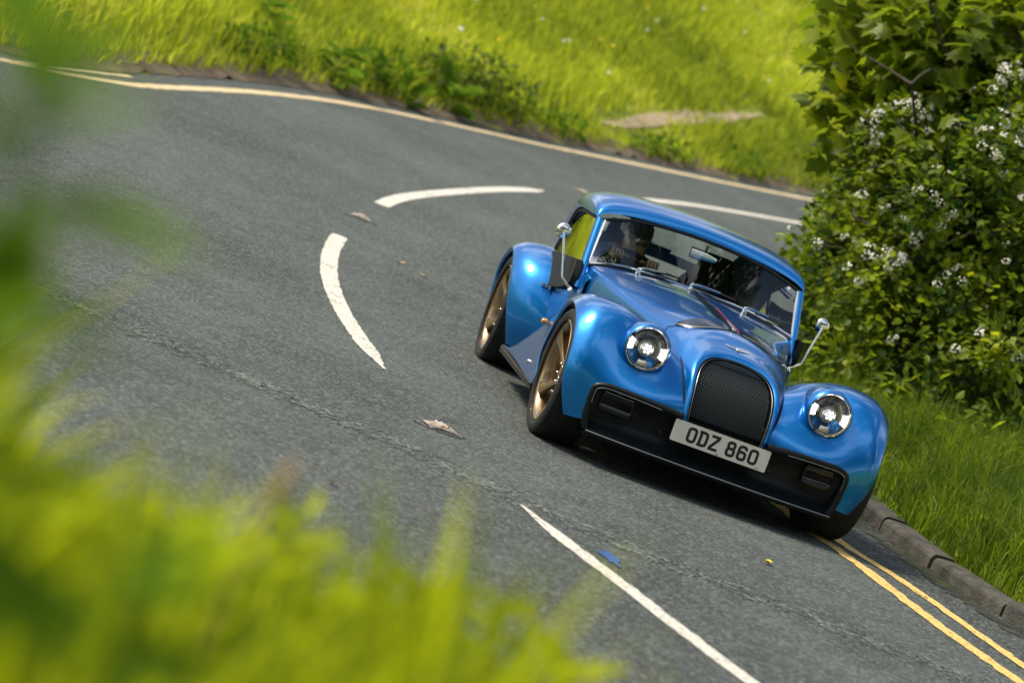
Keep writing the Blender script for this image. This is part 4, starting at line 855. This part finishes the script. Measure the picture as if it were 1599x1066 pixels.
# number plate with the registration built as strokes
pl = empty('number_plate', (0, -.487, .3155)); pl.parent = car; pl.rotation_euler = (-.07, 0, 0)
t_ = np.linspace(0, 2*math.pi, 40, endpoint=False); o_ = np.array([((.26-.008)*np.sign(np.cos(a_))+.008*np.cos(a_), (.0555-.008)*np.sign(np.sin(a_))+.008*np.sin(a_)) for a_ in t_])
V = [(x, -.002, z) for x, z in o_]+[(x, .002, z) for x, z in o_]; obj('plate_sheet', mesh('plate_sheet', V, [tuple(range(40)), tuple(range(40, 80))]+[(i, (i+1) % 40, 40+(i+1) % 40, 40+i) for i in range(40)], M['white'], False), pl)
def stroke(P, wd, closed=False):
    P = np.array(P, float); n = len(P); L, Rr = [], []
    for i in range(n):
        a_ = P[(i-1) % n] if closed or i else None; b_ = P[(i+1) % n] if closed or i < n-1 else None
        d1 = (P[i]-a_) if a_ is not None else (b_-P[i]); d2 = (b_-P[i]) if b_ is not None else d1
        d1 = d1/np.linalg.norm(d1); d2 = d2/np.linalg.norm(d2); n1 = np.array([-d1[1], d1[0]]); n2 = np.array([-d2[1], d2[0]]); m_ = (n1+n2); m_ = m_/max(np.linalg.norm(m_), 1e-6); k_ = wd/2/max(.45, m_@n1)
        L.append(P[i]+m_*k_); Rr.append(P[i]-m_*k_)
    V = [(x, -.0032, z) for x, z in L]+[(x, -.0032, z) for x, z in Rr]; Fc = [(i, (i+1) % n, n+(i+1) % n, n+i) for i in range(n if closed else n-1)]
    return V, Fc
def rrect(x0, x1, z0, z1, r_, k=5):
    out_ = []
    for cx, cz, a0 in ((x1-r_, z1-r_, 0), (x0+r_, z1-r_, 90), (x0+r_, z0+r_, 180), (x1-r_, z0+r_, 270)):
        for a_ in np.linspace(a0, a0+90, k): out_.append((cx+r_*math.cos(R(a_)), cz+r_*math.sin(R(a_))))
    return out_
sw_ = .0148; w2, h2 = .0185, .0325
def glyph(ch):
    o = []
    if ch in 'O0': o.append((rrect(-w2, w2, -h2, h2, .013), True))
    if ch == 'D':
        o.append(([(-w2-.008, h2), (w2-.014, h2), (w2-.004, h2-.004), (w2, h2-.014), (w2, -h2+.014), (w2-.004, -h2+.004), (w2-.014, -h2), (-w2-.008, -h2)], False)); o.append(([(-w2+.003, h2), (-w2+.003, -h2)], False))
    if ch == 'Z': o.append(([(-w2-.004, h2), (w2, h2), (w2-.001, h2-.008), (-w2+.001, -h2+.008), (-w2, -h2), (w2+.005, -h2)], False))
    if ch == '8': o.append((rrect(-w2+.002, w2-.002, .002, h2, .011), True)); o.append((rrect(-w2, w2, -h2, .002, .012), True))
    if ch == '6': o.append((rrect(-w2, w2, -h2, .004, .012), True)); o.append(([(-w2, -.016), (-w2, h2-.013), (-w2+.004, h2-.004), (-w2+.013, h2), (w2-.012, h2), (w2-.004, h2-.004), (w2, h2-.012), (w2, h2-.015)], False))
    return o
x = -.1565
for ch in 'ODZ 860':
    if ch != ' ':
        mb = MB()
        for P, cl in glyph(ch):
            V, Fc = stroke([(x+a_, b_) for a_, b_ in P], sw_, cl); mb.add([(a_, b_-.0002*len(mb.V)/40, c_) for a_, b_, c_ in V], Fc)
        mb.obj('plate_character', M['ink'], pl, smooth=False); x += .061
    else: x += .033-.004
mb = MB(); mb.add([(-.016, -.0032, -.051), (.002, -.0032, -.051), (.004, -.0032, -.047), (-.013, -.0032, -.0485)], [(0, 1, 2, 3)]); mb.add([(.200, -.0032, -.0475), (.226, -.0032, -.0475), (.226, -.0032, -.0455), (.200, -.0032, -.0455)], [(0, 1, 2, 3)]); mb.obj('maker_mark', M['ink'], pl, smooth=False)

# wheels
def wheel(s, cy, steer=0):
    e = MB().lathe([(.270, -.002), (.274, -.006), (.274, -.014), (.264, -.018), (.252, -.03), (.244, -.07), (.240, -.20), (.262, -.215)], 56, (0, 0, 0), 'x').obj('wheel', M['bronze'], car)
    e.data.transform(Matrix.Scale(s, 4, (1, 0, 0))); e.location = (s*(.866 if cy < 1 else .886), cy, .34); e.rotation_euler = (0, 0, steer)
    def sub(mb, name, m, **k):
        mb.V = [(s*x, y, z) for x, y, z in mb.V]; return mb.obj(name, m, e, **k)
    sub(MB().lathe([(.270, -.012), (.276, -.005), (.302, .003), (.322, -.002), (.334, -.012), (.340, -.04), (.3405, -.12), (.340, -.20), (.330, -.232), (.30, -.245), (.262, -.235)], 64, axis='x'), 'tyre', M['rubber'])
    for i in range(5):
        a0 = i*2*math.pi/5+.5; rows = []
        for r_, w_, dpt in ((.045, .030, -.062), (.085, .026, -.058), (.13, .024, -.050), (.175, .028, -.040), (.215, .040, -.028), (.246, .056, -.020)):
            w_ *= .78; sec = [(-w_, dpt-.028), (-w_, dpt-.006), (-w_*.55, dpt), (w_*.55, dpt), (w_, dpt-.006), (w_, dpt-.028)]
            rows.append([(x_, r_*math.cos(a0+.22*r_/.25)-t_*math.sin(a0), r_*math.sin(a0+.22*r_/.25)+t_*math.cos(a0)) for t_, x_ in sec])
        sub(MB().grid(np.array(spl(np.array(rows).reshape(6, -1), 14)).reshape(14, 6, 3), True), 'spoke', M['bronze'])
        a1 = a0+math.pi/5
        lu = MB().lathe([(0, -.046), (.006, -.046), (.009, -.050), (.009, -.07)], 8, (0, .050*math.cos(a1), .050*math.sin(a1)), 'x'); sub(lu, 'lug_nut', M['chrome'])
    sub(MB().lathe([(0, -.050), (.022, -.051), (.030, -.056), (.072, -.062), (.080, -.078)], 30, axis='x'), 'hub', M['bronze'])
    sub(MB().lathe([(.0, -.115), (.165, -.115), (.170, -.135)], 40, axis='x'), 'brake_disc', M['black'])
    v_ = MB().tube([(-.02, .238*math.cos(3.5), .238*math.sin(3.5)), (.0, .225*math.cos(3.5), .225*math.sin(3.5))], .005, 6); sub(v_, 'valve', M['chrome'])
for s in (-1, 1): wheel(s, 0, .03); wheel(s, 2.52)

# interior
for s in (-1, 1):
    bk = loft([[(s*(.30+x), 2.30+y+(z-.5)*.28, z) for x, y in ((-.21*k_, .02), (-.16*k_, -.05), (0, -.025), (.16*k_, -.05), (.21*k_, .02), (.16*k_, .08), (-.16*k_, .08), (-.21*k_, .02))] for z, k_ in ((.40, 1), (.60, 1.0), (.80, .98), (.92, .85), (1.0, .55), (1.085, .50), (1.10, .2))], 24, 36)
    st = gobj('seat', bk, M['fabric'], car)
    MB().box((s*.30, 2.06, .36), (.42, .46, .14)).obj('seat_cushion', M['fabric'], st, smooth=False, bevel=.04)
gobj('dashboard', loft([[(x, y, z) for x in (-.58, -.3, 0, .3, .58)] for y, z in ((1.56, .858), (1.64, .872), (1.72, .862), (1.76, .81), (1.74, .64))], 16, 16), M['black'], car)
sw = MB().lathe([(.178+.013*math.cos(t), .013*math.sin(t)) for t in np.linspace(0, 6.283, 12)], 40, axis='y').tube([(-.17, .01, 0), (0, .03, 0), (.17, .01, 0)], .013, 6).tube([(0, .03, 0), (0, .01, -.17)], .013, 6).lathe([(0, .015), (.05, .02), (.055, .04)], 20, axis='y')
sw.V = [(x, -y, z) for x, y, z in sw.V]; sw = sw.obj('steering_wheel', M['black'], car); sw.location = (-.33, 1.86, .80); sw.rotation_euler = (-.42, 0, 0)
rm = MB().grid(loft([[(x, 1.70+y, 1.095+z*(1-.25*abs(x/.1)**3)) for y, z in ((-.022, 0), (-.012, .026), (.012, .028), (.014, -.026), (-.012, -.026), (-.022, 0))] for x in np.linspace(-.045, .115, 7)], 20, 20)).obj('rear_view_mirror', M['chrome'], car)
MB().tube([(.035, 1.70, 1.11), (.035, 1.675, 1.16)], .009, 8).obj('mirror_stem', M['black'], rm)

# ------------------------------------------------------------------ driver
def driver():
    V, Eg, Rd = [], [], []
    def add(p, r_, parent=None):
        V.append(p); Rd.append(r_)
        if parent is not None: Eg.append((parent, len(V)-1))
        return len(V)-1
    pel = add((-.32, 2.16, .50), (.16, .12)); bel = add((-.32, 2.19, .62), (.155, .115), pel); che = add((-.32, 2.17, .80), (.175, .12), bel); col = add((-.32, 2.14, .91), (.13, .08), che); nk = add((-.32, 2.11, .965), (.055, .055), col)
    for s in (-1, 1):
        hip = add((-.32+s*.10, 2.06, .47), (.085, .085), pel); kn = add((-.32+s*.12, 1.75, .56), (.06, .06), hip); add((-.32+s*.10, 1.62, .30), (.045, .045), kn)
        sh = add((-.32+s*.185, 2.12, .88), (.068, .068), col); el = add((-.32+s*.235, 1.97, .74), (.048, .048), sh); wr = add((-.32+s*.135, 1.82, .875), (.032, .032), el); add((-.32+s*.115, 1.80, .90), (.030, .026), wr)
    me = bpy.data.meshes.new('person'); me.from_pydata(V, Eg, []); o = obj('person', me)
    sk = o.modifiers.new('skin', 'SKIN'); ss = o.modifiers.new('sub', 'SUBSURF'); ss.levels = ss.render_levels = 2
    for d_, r_ in zip(me.skin_vertices[0].data, Rd): d_.radius = r_
    me.skin_vertices[0].data[0].use_root = True
    bpy.context.view_layer.update()
    ev = o.evaluated_get(bpy.context.evaluated_depsgraph_get()); m2 = bpy.data.meshes.new_from_object(ev)
    bpy.data.objects.remove(o)
    bm = bmesh.new(); bm.from_mesh(m2)
    mb = MB()
    # head with jaw, nose, ears; facing the camera side (-y), tilted down and to the right of the frame
    H = np.array([-.30, 2.06, 1.045]); rows = []
    for t, rx_, ry_, oy in ((-.125, .030, .032, -.022), (-.11, .052, .055, -.018), (-.085, .060, .072, -.010), (-.05, .068, .085, 0), (0, .074, .095, .004), (.045, .076, .098, .006), (.085, .066, .085, .006), (.11, .042, .055, .006), (.122, .012, .015, .006)):
        rows.append([(rx_*math.cos(a), oy+ry_*math.sin(a), t) for a in np.linspace(0, 6.283, 20, endpoint=False)])
    mb.grid(np.array(spl(np.array(rows).reshape(9, -1), 24)).reshape(24, 20, 3), True)
    mb.add([(-.012, -.088, -.045), (.012, -.088, -.045), (0, -.118, -.040), (0, -.090, .0), (0, -.088, -.055)], [(0, 2, 3), (2, 1, 3), (0, 4, 2), (4, 1, 2)])
    for s in (-1, 1): mb.grid(np.array([[(s*(.072+.012*k_), .01+.022*math.cos(a)*(1-.3*k_), -.01+.032*math.sin(a)*(1-.3*k_)) for a in np.linspace(0, 6.283, 10, endpoint=False)] for k_ in (0, 1, .6)]), True)
    mb.tube([(-.022, -.080, -.078), (0, -.086, -.077), (.022, -.080, -.078)], .005, 5)
    Rt = np.array(Matrix.Rotation(.25, 3, 'Z')@Matrix.Rotation(.12, 3, 'X')); nh = len(mb.V); mb.V = [tuple(H+Rt@np.array(v)) for v in mb.V]
    # hands: palm plus four curled fingers and a thumb round the wheel rim
    for s, hx in ((-1, -.435), (1, -.215)):
        w_ = np.array([hx, 1.80, .915]); 
        mb.grid(np.array([[w_+np.array([a*.036, .02-.05*k_+b*.012, .0+.035*math.sin(k_*1.5)+b*.010]) for a, b in ((-1, 0), (-.7, 1), (0, 1.2), (.7, 1), (1, 0), (.7, -1), (0, -1.1), (-.7, -1))] for k_ in np.linspace(0, 1, 5)]), True)
        for i in range(4):
            bx = w_+np.array([-.028+.0185*i, -.03, .036]); l = (.85, 1, .95, .75)[i]
            mb.tube(spl([bx, bx+np.array([0, -.030*l, .010]), bx+np.array([0, -.048*l, -.012]), bx+np.array([0, -.040*l, -.034])], 10), np.linspace(.0095, .0075, 10), 7)
        tb = w_+np.array([-s*.030, 0, .012]); mb.tube(spl([tb, tb+np.array([-s*.028, -.018, .012]), tb+np.array([-s*.040, -.04, .008])], 8), np.linspace(.011, .008, 8), 7)
    n0 = len(bm.verts); vs_ = [bm.verts.new(v) for v in mb.V]; bm.faces.ensure_lookup_table(); nf = len(bm.faces)
    for f in mb.F:
        try: bm.faces.new([vs_[i] for i in f])
        except ValueError: pass
    bm.faces.ensure_lookup_table()
    for i, f in enumerate(bm.faces):
        c = f.calc_center_median(); f.smooth = True
        f.material_index = 1 if (i >= nf or c.z > .955) else 0
    me = bpy.data.meshes.new('person'); bm.to_mesh(me); bm.free(); me.materials.append(M['jacket']); me.materials.append(M['skin'])
    e = obj('person', me); tag(e, 'driver in dark jacket, cap and sunglasses with hands on the wheel', 'person')
    def hp(P): return [tuple(H+Rt@np.array(v)) for v in P]
    cp = MB().grid(np.array([[(rx_*math.cos(a), .006+ry_*math.sin(a), t) for a in np.linspace(0, 6.283, 24, endpoint=False)] for t, rx_, ry_ in ((.022, .083, .104), (.05, .083, .106), (.09, .074, .094), (.118, .050, .062), (.13, .012, .014))]), True)
    cp.grid(np.array([[(k_*.075*math.cos(a), -.085-.075*(1-k_)-.03*math.sin(a)*(1.2-k_), .028-.012*(1-k_)) for a in np.linspace(.2, math.pi-.2, 10)] for k_ in (1, .92, .75)])); cp.V = hp(cp.V); cp.obj('cap', M['cap'], e)
    gl = MB()
    for s in (-1, 1):
        gl.grid(np.array([[(s*.034+k_*.030*math.cos(a), -.100+.02*abs(s*.034+k_*.030*math.cos(a))/.06, -.005+k_*.021*math.sin(a)) for a in np.linspace(0, 6.283, 16, endpoint=False)] for k_ in (1, .5, .05)]), True); gl.tube([(s*.064, -.082, 0), (s*.078, -.03, .002), (s*.080, .02, 0)], .003, 5)
    gl.V = hp(gl.V); gl.obj('sunglasses', M['gloss'], e)
driver()
